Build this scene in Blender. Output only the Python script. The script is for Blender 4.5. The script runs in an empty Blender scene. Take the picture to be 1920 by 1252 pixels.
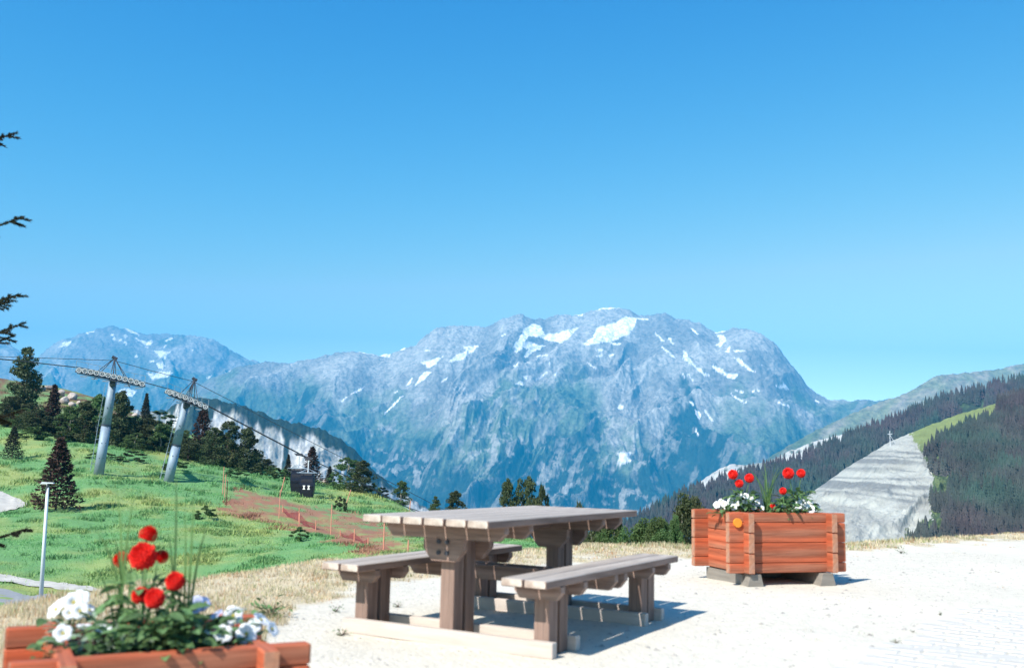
import bpy, math, random
import numpy as np
from mathutils import Matrix, Vector
random.seed(7); rng = np.random.default_rng(7)
PI = math.pi
scene = bpy.context.scene
col = scene.collection

# ------------------------------------------------------------------ camera
PITCH, ROLL, EYE, FPX, CU, CV = 0.1359, 0.0216, 1.06, 1806.0, 960.0, 626.0
cam_d = bpy.data.cameras.new('camera'); cam = bpy.data.objects.new('camera', cam_d); col.objects.link(cam)
cam.matrix_world = Matrix.Translation((0, 0, EYE)) @ Matrix.Rotation(PI/2 + PITCH, 4, 'X') @ Matrix.Rotation(ROLL, 4, 'Z')
cam_d.sensor_width = 36.0; cam_d.lens = 36.0*FPX/1920.0
cam_d.clip_start = 0.05; cam_d.clip_end = 60000
cam_d.dof.use_dof = True; cam_d.dof.focus_distance = 35.0; cam_d.dof.aperture_fstop = 2.2
scene.camera = cam

# ------------------------------------------------------------------ light
SUN_AZ = math.radians(39.5)      # azimuth the light travels towards, clockwise from +Y
SUN_EL = math.radians(44.0)
w = bpy.data.worlds.new('World'); scene.world = w; w.use_nodes = True
nt = w.node_tree; nt.nodes.clear()
sky = nt.nodes.new('ShaderNodeTexSky'); sky.sky_type = 'NISHITA'; sky.sun_disc = False
sky.sun_elevation = SUN_EL; sky.sun_rotation = SUN_AZ + PI
sky.altitude = 1800; sky.air_density = 1.0; sky.dust_density = 1.0; sky.ozone_density = 1.0
tint = nt.nodes.new('ShaderNodeMix'); tint.data_type = 'RGBA'; tint.blend_type = 'MULTIPLY'
tint.inputs[0].default_value = 1.0; tint.inputs[7].default_value = (0.745, 0.89, 2.9, 1)
bg = nt.nodes.new('ShaderNodeBackground'); bg.inputs[1].default_value = 0.076
wo = nt.nodes.new('ShaderNodeOutputWorld')
nt.links.new(sky.outputs[0], tint.inputs[6]); sp = nt.nodes.new('ShaderNodeSeparateColor'); cb_ = nt.nodes.new('ShaderNodeCombineColor'); nt.links.new(tint.outputs[2], sp.inputs[0])
SKYEXP = (2.75, 1.66, 0.72)      # film-like response of the sky per channel
for k_, g_ in enumerate(SKYEXP):
    pw = nt.nodes.new('ShaderNodeMath'); pw.operation = 'POWER'; pw.inputs[1].default_value = g_
    nt.links.new(sp.outputs[k_], pw.inputs[0]); nt.links.new(pw.outputs[0], cb_.inputs[k_])
gs1 = nt.nodes.new('ShaderNodeMath'); gs1.operation = 'MULTIPLY'; gs1.inputs[1].default_value = 0.70
mn1 = nt.nodes.new('ShaderNodeMath'); mn1.operation = 'MINIMUM'      # keep the low sky pale blue, never pink
rl_ = cb_.inputs[0].links[0].from_socket; gl_ = cb_.inputs[1].links[0].from_socket
nt.links.new(gl_, gs1.inputs[0]); nt.links.new(gs1.outputs[0], mn1.inputs[1]); nt.links.new(rl_, mn1.inputs[0]); nt.links.new(mn1.outputs[0], cb_.inputs[0])
gs2 = nt.nodes.new('ShaderNodeMath'); gs2.operation = 'MULTIPLY'; gs2.inputs[1].default_value = 1.08
mn2 = nt.nodes.new('ShaderNodeMath'); mn2.operation = 'MAXIMUM'; bl_ = cb_.inputs[2].links[0].from_socket
nt.links.new(gl_, gs2.inputs[0]); nt.links.new(gs2.outputs[0], mn2.inputs[1]); nt.links.new(bl_, mn2.inputs[0]); nt.links.new(mn2.outputs[0], cb_.inputs[2])
nt.links.new(cb_.outputs[0], bg.inputs[0]); nt.links.new(bg.outputs[0], wo.inputs[0])
sd = bpy.data.lights.new('sun', 'SUN'); sd.energy = 5.0; sd.angle = math.radians(0.5); sd.color = (1.0, 0.945, 0.86)
sun = bpy.data.objects.new('sun', sd); col.objects.link(sun)
ldir = Vector((math.sin(SUN_AZ)*math.cos(SUN_EL), math.cos(SUN_AZ)*math.cos(SUN_EL), -math.sin(SUN_EL)))
sun.rotation_euler = (-ldir).to_track_quat('Z', 'Y').to_euler()
vs = scene.view_settings
vs.view_transform = 'Standard'; vs.look = 'None'; vs.gamma = 1.0; vs.use_curve_mapping = False; vs.exposure = 0.95

# ------------------------------------------------------------------ pixel <-> world
CP, SP, CR, SR = math.cos(PITCH), math.sin(PITCH), math.cos(ROLL), math.sin(ROLL)
def ray(u, v):
    """direction with y = 1 for photograph pixel (1920 wide)"""
    u = np.asarray(u, float)-CU; v = np.asarray(v, float)-CV
    a = (u*CR+v*SR)/FPX; b = -(-u*SR+v*CR)/FPX       # right, up at depth 1
    y = CP-b*SP; z = SP+b*CP
    return a/y, z/y
def at(u, v, Y):
    x, z = ray(u, v); return Vector((float(x*Y), Y, float(z*Y+EYE)))
def proj(x, y, z):
    z = z-EYE; d = y*CP+z*SP; up = -y*SP+z*CP
    d = np.maximum(d, 1e-3); a = FPX*x/d; b = -FPX*up/d
    return CU+a*CR-b*SR, CV+a*SR+b*CR
def az_of(u, v): return np.arctan(ray(u, v)[0])
def lerp_list(pts, x):
    p = np.array(pts, float); return np.interp(x, p[:, 0], p[:, 1])
def sstep(a, b, x):
    t = np.clip((x-a)/(b-a), 0, 1); return t*t*(3-2*t)

# ------------------------------------------------------------------ noise (numpy)
def perlin(x, y, seed=0):
    r = np.random.default_rng(1000+seed); G = r.uniform(0, 2*PI, (256, 256)); gx, gy = np.cos(G), np.sin(G)
    xi = np.floor(x).astype(int); yi = np.floor(y).astype(int); xf = x-xi; yf = y-yi
    sx = xf**3*(xf*(xf*6-15)+10); sy = yf**3*(yf*(yf*6-15)+10)
    def g(i, j):
        a = (xi+i) & 255; b = (yi+j) & 255
        return gx[a, b]*(xf-i)+gy[a, b]*(yf-j)
    n0 = g(0, 0)*(1-sx)+g(1, 0)*sx; n1 = g(0, 1)*(1-sx)+g(1, 1)*sx
    return (n0*(1-sy)+n1*sy)*1.5
def fbm(x, y, o=5, seed=0, gain=0.5):
    s = 0; a = 1
    for k in range(o):
        s = s+a*perlin(x*2**k+17.3*k, y*2**k-9.1*k, seed+k); a *= gain
    return s
def ridged(x, y, o=5, seed=0, gain=0.55):
    s = 0; a = 1; w_ = 1
    for k in range(o):
        n = 1-np.abs(perlin(x*2**k+5.7*k, y*2**k+3.3*k, seed+k))*1.8; n = np.clip(n, 0, 1)**2
        s = s+a*n*w_; w_ = np.clip(n*1.6, 0, 1); a *= gain
    return s-0.8

# ------------------------------------------------------------------ materials
def mat(name, color, rough=0.85, var=0.25, scale=8.0, bump=0.0, bscale=40.0, attr=None, stretch=None,
        detail=6, metal=0.0, rand=0.0, spec=0.3, trans=0.0, color2=None, objhue=None):
    m = bpy.data.materials.new(name); m.use_nodes = True; t = m.node_tree; N, L = t.nodes, t.links
    b = N['Principled BSDF']; b.inputs['Roughness'].default_value = rough; b.inputs['Metallic'].default_value = metal
    b.inputs['Specular IOR Level'].default_value = spec
    tc = N.new('ShaderNodeTexCoord'); mp = N.new('ShaderNodeMapping'); L.new(tc.outputs['Object'], mp.inputs[0])
    mp.inputs['Scale'].default_value = stretch or (1, 1, 1)
    nz = N.new('ShaderNodeTexNoise'); nz.inputs['Scale'].default_value = scale; nz.inputs['Detail'].default_value = detail
    nz.inputs['Roughness'].default_value = 0.65
    L.new(mp.outputs[0], nz.inputs['Vector'])
    if attr:
        a = N.new('ShaderNodeAttribute'); a.attribute_name = attr; src = a.outputs['Color']
    else:
        mx = N.new('ShaderNodeMix'); mx.data_type = 'RGBA'
        mx.inputs[6].default_value = (*color, 1); mx.inputs[7].default_value = (*(color2 or color), 1)
        n2 = N.new('ShaderNodeTexNoise'); n2.inputs['Scale'].default_value = scale*0.35; n2.inputs['Detail'].default_value = 3
        L.new(mp.outputs[0], n2.inputs['Vector'])
        r2 = N.new('ShaderNodeMapRange'); r2.inputs[1].default_value = 0.35; r2.inputs[2].default_value = 0.65
        L.new(n2.outputs[0], r2.inputs[0]); L.new(r2.outputs[0], mx.inputs[0]); src = mx.outputs[2]
    mr = N.new('ShaderNodeMapRange'); mr.inputs[1].default_value = 0.25; mr.inputs[2].default_value = 0.75
    mr.inputs[3].default_value = 1-var; mr.inputs[4].default_value = 1+var
    L.new(nz.outputs[0], mr.inputs[0])
    hsv = N.new('ShaderNodeHueSaturation'); L.new(src, hsv.inputs['Color']); L.new(mr.outputs[0], hsv.inputs['Value'])
    if rand or objhue:
        oi = N.new('ShaderNodeObjectInfo')
        if rand:
            m2 = N.new('ShaderNodeMapRange'); m2.inputs[3].default_value = 1-rand; m2.inputs[4].default_value = 1+rand
            L.new(oi.outputs['Random'], m2.inputs[0])
            mm = N.new('ShaderNodeMath'); mm.operation = 'MULTIPLY'; L.new(mr.outputs[0], mm.inputs[0]); L.new(m2.outputs[0], mm.inputs[1])
            L.new(mm.outputs[0], hsv.inputs['Value'])
        if objhue:
            m3 = N.new('ShaderNodeMapRange'); m3.inputs[3].default_value = 0.5-objhue; m3.inputs[4].default_value = 0.5+objhue
            L.new(oi.outputs['Random'], m3.inputs[0]); L.new(m3.outputs[0], hsv.inputs['Hue'])
    L.new(hsv.outputs[0], b.inputs['Base Color'])
    if bump:
        bz = N.new('ShaderNodeTexNoise'); bz.inputs['Scale'].default_value = bscale; bz.inputs['Detail'].default_value = 5
        L.new(mp.outputs[0], bz.inputs['Vector'])
        bp = N.new('ShaderNodeBump'); bp.inputs['Strength'].default_value = 1.0; bp.inputs['Distance'].default_value = bump
        L.new(bz.outputs[0], bp.inputs['Height']); L.new(bp.outputs[0], b.inputs['Normal'])
    if trans:
        tr = N.new('ShaderNodeBsdfTranslucent'); ms = N.new('ShaderNodeMixShader'); ms.inputs[0].default_value = trans
        L.new(hsv.outputs[0], tr.inputs[0]); L.new(b.outputs[0], ms.inputs[1]); L.new(tr.outputs[0], ms.inputs[2])
        L.new(ms.outputs[0], N['Material Output'].inputs[0])
    return m

M = {}
M['ground'] = mat('ground', (1, 1, 1), 0.95, 0.13, 9.0, 0.012, 30.0, attr='Col', detail=9)
M['mountain'] = mat('mountain_rock', (1, 1, 1), 0.95, 0.60, 0.035, 7.0, 0.05, attr='Col', detail=12)
M['cliff'] = mat('cliff_rock', (1, 1, 1), 0.95, 0.30, 0.05, 2.0, 0.06, attr='Col', detail=10)
M['scree'] = mat('scree', (1, 1, 1), 0.95, 0.22, 0.12, 1.2, 0.25, attr='Col', detail=10)
M['grass'] = mat('grass_blades', (1, 1, 1), 0.7, 0.10, 3.0, attr='Col', trans=0.35)
M['weathered'] = mat('weathered_shaded_wood', (0.31, 0.215, 0.175), 0.85, 0.5, 14.0, 0.0025, 40.0, stretch=(0.12, 2.2, 1.6), rand=0.12, color2=(0.20, 0.13, 0.105))  # table sides and undersides; browner than the tops, shade deepened in the colour
M['weathered_lit_top'] = mat('bleached_lit_wood', (0.43, 0.385, 0.345), 0.85, 0.45, 14.0, 0.0025, 40.0, stretch=(0.12, 2.2, 1.6), rand=0.08, color2=(0.32, 0.275, 0.245))  # weathered upper faces, with sunlit paleness put into the colour
M['weathered_lit_end'] = mat('cut_plank_lit_end', (0.50, 0.44, 0.38), 0.9, 0.40, 22.0, color2=(0.36, 0.27, 0.22))  # plank ends, cut grain paled further as if sunlit
M['dusty_lit'] = mat('dusty_lit_sill_wood', (0.52, 0.46, 0.41), 0.9, 0.22, 10.0, 0.002, 40.0, stretch=(0.15, 2, 2), color2=(0.45, 0.38, 0.34))  # gravel dust plus sunlit brightness painted into the sill colour
M['redwood'] = mat('orange_stained_wood', (0.43, 0.085, 0.032), 0.75, 0.55, 12.0, 0.002, 30.0, stretch=(0.12, 2.2, 2.2), rand=0.16, color2=(0.28, 0.105, 0.06))
M['endgrain'] = mat('planter_end_grain', (0.46, 0.20, 0.11), 0.85, 0.3, 30.0, color2=(0.36, 0.2, 0.14))
M['greywood'] = mat('grey_raw_wood', (0.22, 0.20, 0.175), 0.85, 0.25, 14.0, 0.002, 40.0, stretch=(0.15, 2, 2))
M['yellow'] = mat('yellow_plastic', (0.75, 0.27, 0.03), 0.5, 0.05)
M['soil'] = mat('potting_soil', (0.045, 0.025, 0.02), 0.95, 0.5, 30.0, 0.02, 50.0)
M['steel'] = mat('galvanised_steel', (0.27, 0.34, 0.42), 0.55, 0.12, 1.5, metal=0.1, color2=(0.23, 0.30, 0.38))
M['darksteel'] = mat('dark_steel', (0.05, 0.055, 0.07), 0.6, 0.15, 3.0)
M['rubber'] = mat('wheel_rim_grey', (0.55, 0.56, 0.56), 0.6, 0.1)
M['hub'] = mat('wheel_hub_dark', (0.12, 0.12, 0.13), 0.6, 0.1)
M['cable'] = mat('steel_cable', (0.03, 0.035, 0.045), 0.6, 0.1)
M['cabin'] = mat('cabin_dark_glass', (0.010, 0.010, 0.022), 0.3, 0.1, spec=0.35)
M['cabinframe'] = mat('cabin_frame', (0.014, 0.014, 0.022), 0.5, 0.1)
M['white'] = mat('white_print', (0.8, 0.8, 0.8), 0.5, 0.02)
M['lamp'] = mat('pale_lamp_post', (0.62, 0.66, 0.70), 0.5, 0.05)
M['net_pole'] = mat('orange_pole', (0.60, 0.26, 0.18), 0.6, 0.1)
M['bark'] = mat('bark', (0.10, 0.07, 0.055), 0.95, 0.3, 6.0)
M['palebark'] = mat('pale_bark', (0.34, 0.31, 0.27), 0.95, 0.3, 6.0)
M['needles'] = mat('spruce_needles', (0.035, 0.048, 0.026), 0.8, 0.35, 2.5, rand=0.15, objhue=0.02, trans=0.15, color2=(0.04, 0.03, 0.022))
M['needles_brown'] = mat('brownish_needles', (0.062, 0.030, 0.024), 0.8, 0.35, 2.5, rand=0.15, trans=0.15, color2=(0.04, 0.026, 0.018))
M['forest'] = mat('forest_needles', (0.030, 0.052, 0.036), 0.85, 0.55, 0.05, rand=0.4, objhue=0.03, color2=(0.050, 0.038, 0.042))
M['leaf_dark'] = mat('dark_leaves', (0.055, 0.085, 0.034), 0.7, 0.45, 3.0, rand=0.2, objhue=0.02, trans=0.25, color2=(0.085, 0.095, 0.04))
M['leaf_green'] = mat('green_leaves', (0.12, 0.20, 0.065), 0.7, 0.4, 3.0, rand=0.2, objhue=0.02, trans=0.3, color2=(0.045, 0.075, 0.025))
M['rock'] = mat('pale_rock', (0.46, 0.41, 0.37), 0.95, 0.35, 1.2, 0.08, 2.5, color2=(0.26, 0.2, 0.17))
M['petal_red'] = mat('red_petals', (0.72, 0.016, 0.010), 0.7, 0.35, 6.0, trans=0.2)
M['petal_white'] = mat('white_petals', (0.82, 0.84, 0.86), 0.6, 0.05, 20.0, trans=0.25)
M['petal_blue'] = mat('pale_blue_petals', (0.36, 0.42, 0.80), 0.6, 0.2, 20.0, trans=0.25, color2=(0.75, 0.78, 0.86))
M['flower_eye'] = mat('yellow_flower_eye', (0.5, 0.42, 0.1), 0.7, 0.1)
M['plant_leaf'] = mat('plant_leaf', (0.075, 0.16, 0.05), 0.6, 0.35, 18.0, trans=0.3, rand=0.45, color2=(0.14, 0.24, 0.10))
M['silver_leaf'] = mat('silvery_leaf', (0.28, 0.36, 0.27), 0.7, 0.15, 18.0, trans=0.2, rand=0.2)
M['blade'] = mat('tall_grass_blade', (0.13, 0.24, 0.08), 0.6, 0.15, 10.0, trans=0.35, rand=0.2)
M['stone'] = mat('pale_paving_stone', (0.52, 0.50, 0.46), 0.9, 0.12, 15.0, 0.004, 60.0, rand=0.06)
M['asphalt'] = mat('worn_asphalt', (0.26, 0.27, 0.28), 0.9, 0.12, 3.0, 0.004, 60.0)
M['path'] = mat('pale_path', (0.46, 0.44, 0.40), 0.95, 0.2, 1.5, 0.01, 20.0)
# orange net: woven plastic with holes smaller than a pixel
def netmat(name, c, hole):
    m = mat(name, c, 0.7, 0.3, 2.0); t = m.node_tree
    tr = t.nodes.new('ShaderNodeBsdfTransparent'); ms = t.nodes.new('ShaderNodeMixShader'); ms.inputs[0].default_value = hole
    t.links.new(t.nodes['Principled BSDF'].outputs[0], ms.inputs[1]); t.links.new(tr.outputs[0], ms.inputs[2])
    t.links.new(ms.outputs[0], t.nodes['Material Output'].inputs[0]); return m
M['net'] = netmat('orange_net', (0.50, 0.15, 0.10), 0.92)
M['net_dense'] = netmat('folded_red_net', (0.20, 0.025, 0.04), 0.35)

# ------------------------------------------------------------------ mesh helpers
def tag(o, label=None, cat=None, group=None, kind=None):
    if label: o['label'] = label
    if cat: o['category'] = cat
    if group: o['group'] = group
    if kind: o['kind'] = kind
    return o
def link(name, me, material=None, parent=None):
    o = bpy.data.objects.new(name, me); col.objects.link(o)
    if material is not None and me is not None and not me.materials: me.materials.append(material)
    if parent is not None: o.parent = parent
    return o
def empty(name, loc=(0, 0, 0), rz=0.0):
    o = bpy.data.objects.new(name, None); o.empty_display_size = 0.2; o.location = loc; o.rotation_euler = (0, 0, rz)
    col.objects.link(o); return o
def np_mesh(name, V, F, colors=None, smooth=False):
    """V (n,3), F (m,3 or 4) arrays"""
    V = np.ascontiguousarray(V, dtype=np.float32); F = np.ascontiguousarray(F, dtype=np.int32); k = F.shape[1]
    me = bpy.data.meshes.new(name); me.vertices.add(len(V)); me.vertices.foreach_set('co', V.ravel())
    me.loops.add(F.size); me.loops.foreach_set('vertex_index', F.ravel())
    me.polygons.add(len(F)); me.polygons.foreach_set('loop_start', np.arange(0, F.size, k, dtype=np.int32))
    me.polygons.foreach_set('loop_total', np.full(len(F), k, dtype=np.int32))
    if smooth: me.polygons.foreach_set('use_smooth', np.ones(len(F), bool))
    me.update(calc_edges=True)
    if colors is not None:
        a = me.color_attributes.new('Col', 'FLOAT_COLOR', 'POINT')
        c = np.ones((len(V), 4), np.float32); c[:, :3] = colors; a.data.foreach_set('color', c.ravel())
    return me
class MB:
    def __init__(s): s.v = []; s.f = []
    def add(s, vs, fs, mtx=None):
        b = len(s.v)
        for p in vs: s.v.append(tuple(mtx @ Vector(p)) if mtx is not None else tuple(p))
        for f in fs: s.f.append(tuple(i+b for i in f))
        return s
    def box(s, c, size, mtx=None, ch=0.0):
        x, y, z = size[0]/2, size[1]/2, size[2]/2; cx, cy, cz = c
        if ch <= 0:
            vs_ = [(cx+i*x, cy+j*y, cz+k*z) for i in (-1, 1) for j in (-1, 1) for k in (-1, 1)]
            fs = [(0, 1, 3, 2), (4, 6, 7, 5), (0, 4, 5, 1), (2, 3, 7, 6), (0, 2, 6, 4), (1, 5, 7, 3)]
            return s.add(vs_, fs, mtx)
        # chamfered long edges, ends kept square with small inset
        def ring(xx, q):
            yy, zz = y-q, z-q
            return [(cx+xx, cy-yy+ch, cz-zz), (cx+xx, cy+yy-ch, cz-zz), (cx+xx, cy+yy, cz-zz+ch), (cx+xx, cy+yy, cz+zz-ch),
                    (cx+xx, cy+yy-ch, cz+zz), (cx+xx, cy-yy+ch, cz+zz), (cx+xx, cy-yy, cz+zz-ch), (cx+xx, cy-yy, cz-zz+ch)]
        xs = [(-x, ch), (-x+ch, 0), (x-ch, 0), (x, ch)]; vs_ = []
        for xx, q in xs: vs_ += ring(xx, q)
        fs = [tuple(range(7, -1, -1)), tuple(range(24, 32))]
        for r_ in range(3):
            for k in range(8):
                a = r_*8+k; b = r_*8+(k+1) % 8; fs.append((a, b, b+8, a+8))
        return s.add(vs_, fs, mtx)
    def prism(s, poly, y0, y1, mtx=None):
        """polygon in xz extruded along y"""
        n = len(poly); vs_ = [(x, y0, z) for x, z in poly]+[(x, y1, z) for x, z in poly]
        fs = [tuple(range(n)), tuple(range(2*n-1, n-1, -1))]+[(i, i+n, (i+1) % n+n, (i+1) % n) for i in range(n)]
        return s.add(vs_, fs, mtx)
    def tube(s, pts, r, n=6, r1=None, cap=True):
        pts = [Vector(p) for p in pts]; b = len(s.v); m = len(pts)
        for i, p in enumerate(pts):
            d = (pts[min(i+1, m-1)]-pts[max(i-1, 0)]).normalized()
            a = d.cross(Vector((0, 0, 1)));  a = a if a.length > 1e-3 else Vector((1, 0, 0)); a.normalize(); c = d.cross(a)
            rr = r if r1 is None else r+(r1-r)*i/(m-1)
            for k in range(n):
                t = 2*PI*k/n; s.v.append(tuple(p+(a*math.cos(t)+c*math.sin(t))*rr))
        for i in range(m-1):
            for k in range(n):
                q = b+i*n+k; q2 = b+i*n+(k+1) % n; s.f.append((q, q2, q2+n, q+n))
        if cap: s.f.append(tuple(b+k for k in range(n-1, -1, -1))); s.f.append(tuple(b+(m-1)*n+k for k in range(n)))
        return s
    def mesh(s, name, smooth=False):
        me = bpy.data.meshes.new(name); me.from_pydata(s.v, [], s.f)
        if smooth: me.polygons.foreach_set('use_smooth', [True]*len(me.polygons))
        me.update(); return me
    def build(s, name, material, parent=None, smooth=False): return link(name, s.mesh(name, smooth), material, parent)
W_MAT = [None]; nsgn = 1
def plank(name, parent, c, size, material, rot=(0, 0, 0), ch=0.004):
    """a board as its own object, its length along its local x"""
    o = MB().box((0, 0, 0), size, ch=ch).build(name, material, parent)
    o.location = c; o.rotation_euler = rot
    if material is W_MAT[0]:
        me = o.data; me.materials.append(M['weathered_lit_end']); me.materials.append(M['weathered_lit_top'])
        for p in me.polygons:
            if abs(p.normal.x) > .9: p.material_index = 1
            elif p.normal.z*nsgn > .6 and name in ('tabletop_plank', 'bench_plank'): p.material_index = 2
    return o
def copy_tree(o, parent=None):
    c = o.copy(); col.objects.link(c); c.parent = parent
    for ch in o.children: copy_tree(ch, c)
    return c

# ================================================================== GROUND
# profiles of the near land: for a bearing (pixel u) a list of (distance, v on the photograph) or (distance, height, 'z')
Z_ = 'z'
PROF = {
 -300: [(20, -3, Z_), (36, 1120), (60, 1000), (100, 868), (130, 790), (190, 650), (230, 655), (300, 0, Z_)],
 15: [(22, -3.2, Z_), (30, -4.3, Z_), (36, 1132), (40, 1108), (48, 1068), (62, 1005), (78, 952), (105, 865), (135, 792), (178, 712), (200, 714), (260, -5, Z_)],
 120: [(22, -3.2, Z_), (30, -4.4, Z_), (37, 1132), (40, 1108), (47, 1080), (62, 1003), (78, 951), (100, 880), (132, 808), (176, 727), (196, 730), (260, -8, Z_)],
 185: [(22, -3.2, Z_), (30, -4.4, Z_), (37, 1132), (41, 1108), (46, 1092), (65, 1000), (78, 950), (95, 897), (128, 828), (170, 750), (190, 756), (260, -10, Z_)],
 250: [(22, -3.2, Z_), (30, -4.4, Z_), (38, 1128), (42, 1104), (50, 1060), (65, 998), (80, 950), (95, 906), (126, 842), (168, 776), (185, 782), (255, -15, Z_)],
 315: [(22, -3.2, Z_), (30, -4.4, Z_), (38, 1128), (43, 1098), (55, 1040), (68, 990), (82, 950), (95, 914), (126, 854), (163, 794), (180, 800), (250, -20, Z_)],
 400: [(22, -3.2, Z_), (30, -4.4, Z_), (43, 1088), (55, 1040), (65, 1005), (82, 958), (95, 926), (128, 862), (152, 826), (168, 838), (250, -22, Z_)],
 490: [(22, -3.1, Z_), (30, -4.3, Z_), (42, 1078), (55, 1035), (70, 995), (86, 957), (105, 917), (124, 887), (140, 868), (155, 885), (240, -26, Z_)],
 600: [(22, -2.9, Z_), (30, -4.1, Z_), (42, 1063), (54, 1032), (65, 1010), (85, 972), (100, 941), (118, 913), (134, 897), (146, 912), (220, -30, Z_)],
 700: [(22, -2.7, Z_), (30, -4.0, Z_), (41, 1053), (52, 1030), (76, 993), (98, 958), (115, 932), (124, 921), (136, 940), (200, -32, Z_)],
 780: [(22, -2.6, Z_), (30, -3.8, Z_), (41, 1048), (55, 1023), (75, 996), (95, 968), (112, 947), (122, 965), (180, -33, Z_)],
 880: [(22, -2.4, Z_), (30, -3.6, Z_), (40, 1043), (55, 1019), (72, 996), (90, 978), (100, 1000), (150, -36, Z_)],
 960: [(22, -2.2, Z_), (30, -3.4, Z_), (38, 1039), (52, 1015), (72, 998), (82, 1015), (130, -36, Z_)],
 1030: [(20, -1.9, Z_), (28, -3.2, Z_), (34, 1034), (46, 1014), (54, 1008), (62, 1030), (110, -36, Z_)],
 1085: [(18, -1.0, Z_), (25, -2.6, Z_), (34, -4.5, Z_), (60, -14, Z_), (110, -42, Z_)],
 1300: [(18, -0.9, Z_), (25, -3.0, Z_), (45, -12, Z_), (110, -52, Z_)],
 1900: [(25, -1.5, Z_), (35, -4, Z_), (60, -20, Z_), (120, -60, Z_)],
 2300: [(25, -1.5, Z_), (40, -8, Z_), (120, -60, Z_)]}
LR0, LR1, NLR, NAZ = math.log(12), math.log(320), 260, 400
AZ0, AZ1 = -math.radians(50), math.radians(50)
_lr = np.linspace(LR0, LR1, NLR); _cols = []; _caz = []
for u in sorted(PROF):
    d_, z_ = [], []
    for q in PROF[u]:
        x, e_ = ray(u, q[1] if len(q) == 2 else 950); x = float(x); z = q[1] if len(q) == 3 else float(e_)*q[0]+EYE
        d_.append(math.log(q[0]*math.hypot(1, x))); z_.append(z)
    _caz.append(math.atan(float(ray(u, 950)[0]))); _cols.append(np.interp(_lr, d_, z_))
_cols = np.array(_cols); _az = np.linspace(AZ0, AZ1, NAZ)
TAB = np.array([np.interp(_az, _caz, _cols[:, k]) for k in range(NLR)]).T
def gsm(A, s, ax):
    k = np.exp(-0.5*(np.arange(-3*int(s+1), 3*int(s+1)+1)/s)**2); k /= k.sum(); n = len(k)//2
    P = np.pad(A, [(n, n) if i == ax else (0, 0) for i in (0, 1)], mode='edge'); return np.apply_along_axis(lambda v: np.convolve(v, k, 'valid'), ax, P)
TAB = gsm(gsm(TAB, 3.0, 1), 3.0, 0)
def rbf(x, y):
    r = np.hypot(x, y)+1e-6; a = (np.clip(np.arctan2(x, y), AZ0, AZ1-1e-6)-AZ0)/(AZ1-AZ0)*(NAZ-1); b = (np.clip(np.log(r), LR0, LR1-1e-6)-LR0)/(LR1-LR0)*(NLR-1)
    i = np.clip(a.astype(int), 0, NAZ-2); j = np.clip(b.astype(int), 0, NLR-2); fa, fb = a-i, b-j
    return TAB[i, j]*(1-fa)*(1-fb)+TAB[i+1, j]*fa*(1-fb)+TAB[i, j+1]*(1-fa)*fb+TAB[i+1, j+1]*fa*fb
EDGE = [(-400, 1150), (0, 1134), (80, 1129), (110, 1120), (170, 1111), (230, 1101), (380, 1083), (440, 1075), (600, 1049), (700, 1043), (980, 1031), (1075, 1023), (1200, 1025),
        (1300, 1030), (1450, 1025), (1590, 1019), (1700, 1014), (1800, 1006), (1880, 1000), (2300, 990)]
GRAV = [(-400, 1600), (300, 1400), (440, 1252), (500, 1195), (540, 1150), (600, 1125), (660, 1104), (780, 1086), (880, 1070), (1000, 1058), (1080, 1052), (1290, 1052), (1345, 1036), (1600, 1029),
        (1750, 1020), (1875, 1011), (2300, 1000)]
def to_polar(lst):
    a = []; r = []
    for u, v in lst:
        x, z = ray(u, v); x = float(x); z = float(z); Y = EYE/max(-z, 0.02); a.append(math.atan(x)); r.append(Y*math.hypot(1, x))
    return np.array(a), np.array(r)
EA, ER = to_polar(EDGE); GA, GR = to_polar(GRAV)
AZMAX = math.radians(48)
def HZ(x, y):
    """height of the land"""
    x = np.asarray(x, float); y = np.asarray(y, float); r = np.hypot(x, y)+1e-6; az = np.arctan2(x, y); azc = np.clip(az, -AZMAX, AZMAX)
    xc, yc = r*np.sin(azc), r*np.cos(azc)
    re = np.interp(azc, EA, ER)+0.25*perlin(azc*40, r*0+0.5, 3)
    # terrace, with a dip by the near left planter
    zt = -0.36*sstep(5.3, 4.2, y)*sstep(0.2, -1.0, x)*sstep(-1.0, 1.0, y) + 0.012*fbm(xc*0.9, yc*0.9, 3, 11)
    zt = zt - 0.30*np.exp(-((r-re)/2.2)**2)*0 
    rr = np.minimum(r, 300.0); s_ = rr/r
    zf = rbf(xc*s_, yc*s_)
    zf = zf + (0.32*fbm(xc*0.10, yc*0.10, 4, 21)+0.10*fbm(xc*0.7, yc*0.7, 3, 25))*sstep(18, 45, r)*sstep(300, 250, r)*0.8
    k = sstep(re-0.4, re+9.0, r)
    # keep the drop convex just past the edge
    z = zt*(1-k)+zf*k
    far = np.maximum(r-300, 0); z = z - np.minimum(far*0.55, 640)*sstep(0, 60, far)
    return z
def hit(u, v, rmin=14.0, rmax=230.0):
    """where the line of sight of a pixel meets the land beyond rmin"""
    x, z = ray(u, v); x = float(x); z = float(z); Y = np.geomspace(rmin, rmax, 1500); h = HZ(Y*x, Y); zz = z*Y+EYE
    k = np.where(zz < h)[0]
    if len(k) == 0:
        k = [int(np.argmin(zz-h))]
    Yk = float(Y[k[0]]); return Vector((x*Yk, Yk, float(h[k[0]])))
def on_ground(x, y, dz=0.0): return Vector((x, y, float(HZ(np.array([x]), np.array([y]))[0])+dz))
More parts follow.
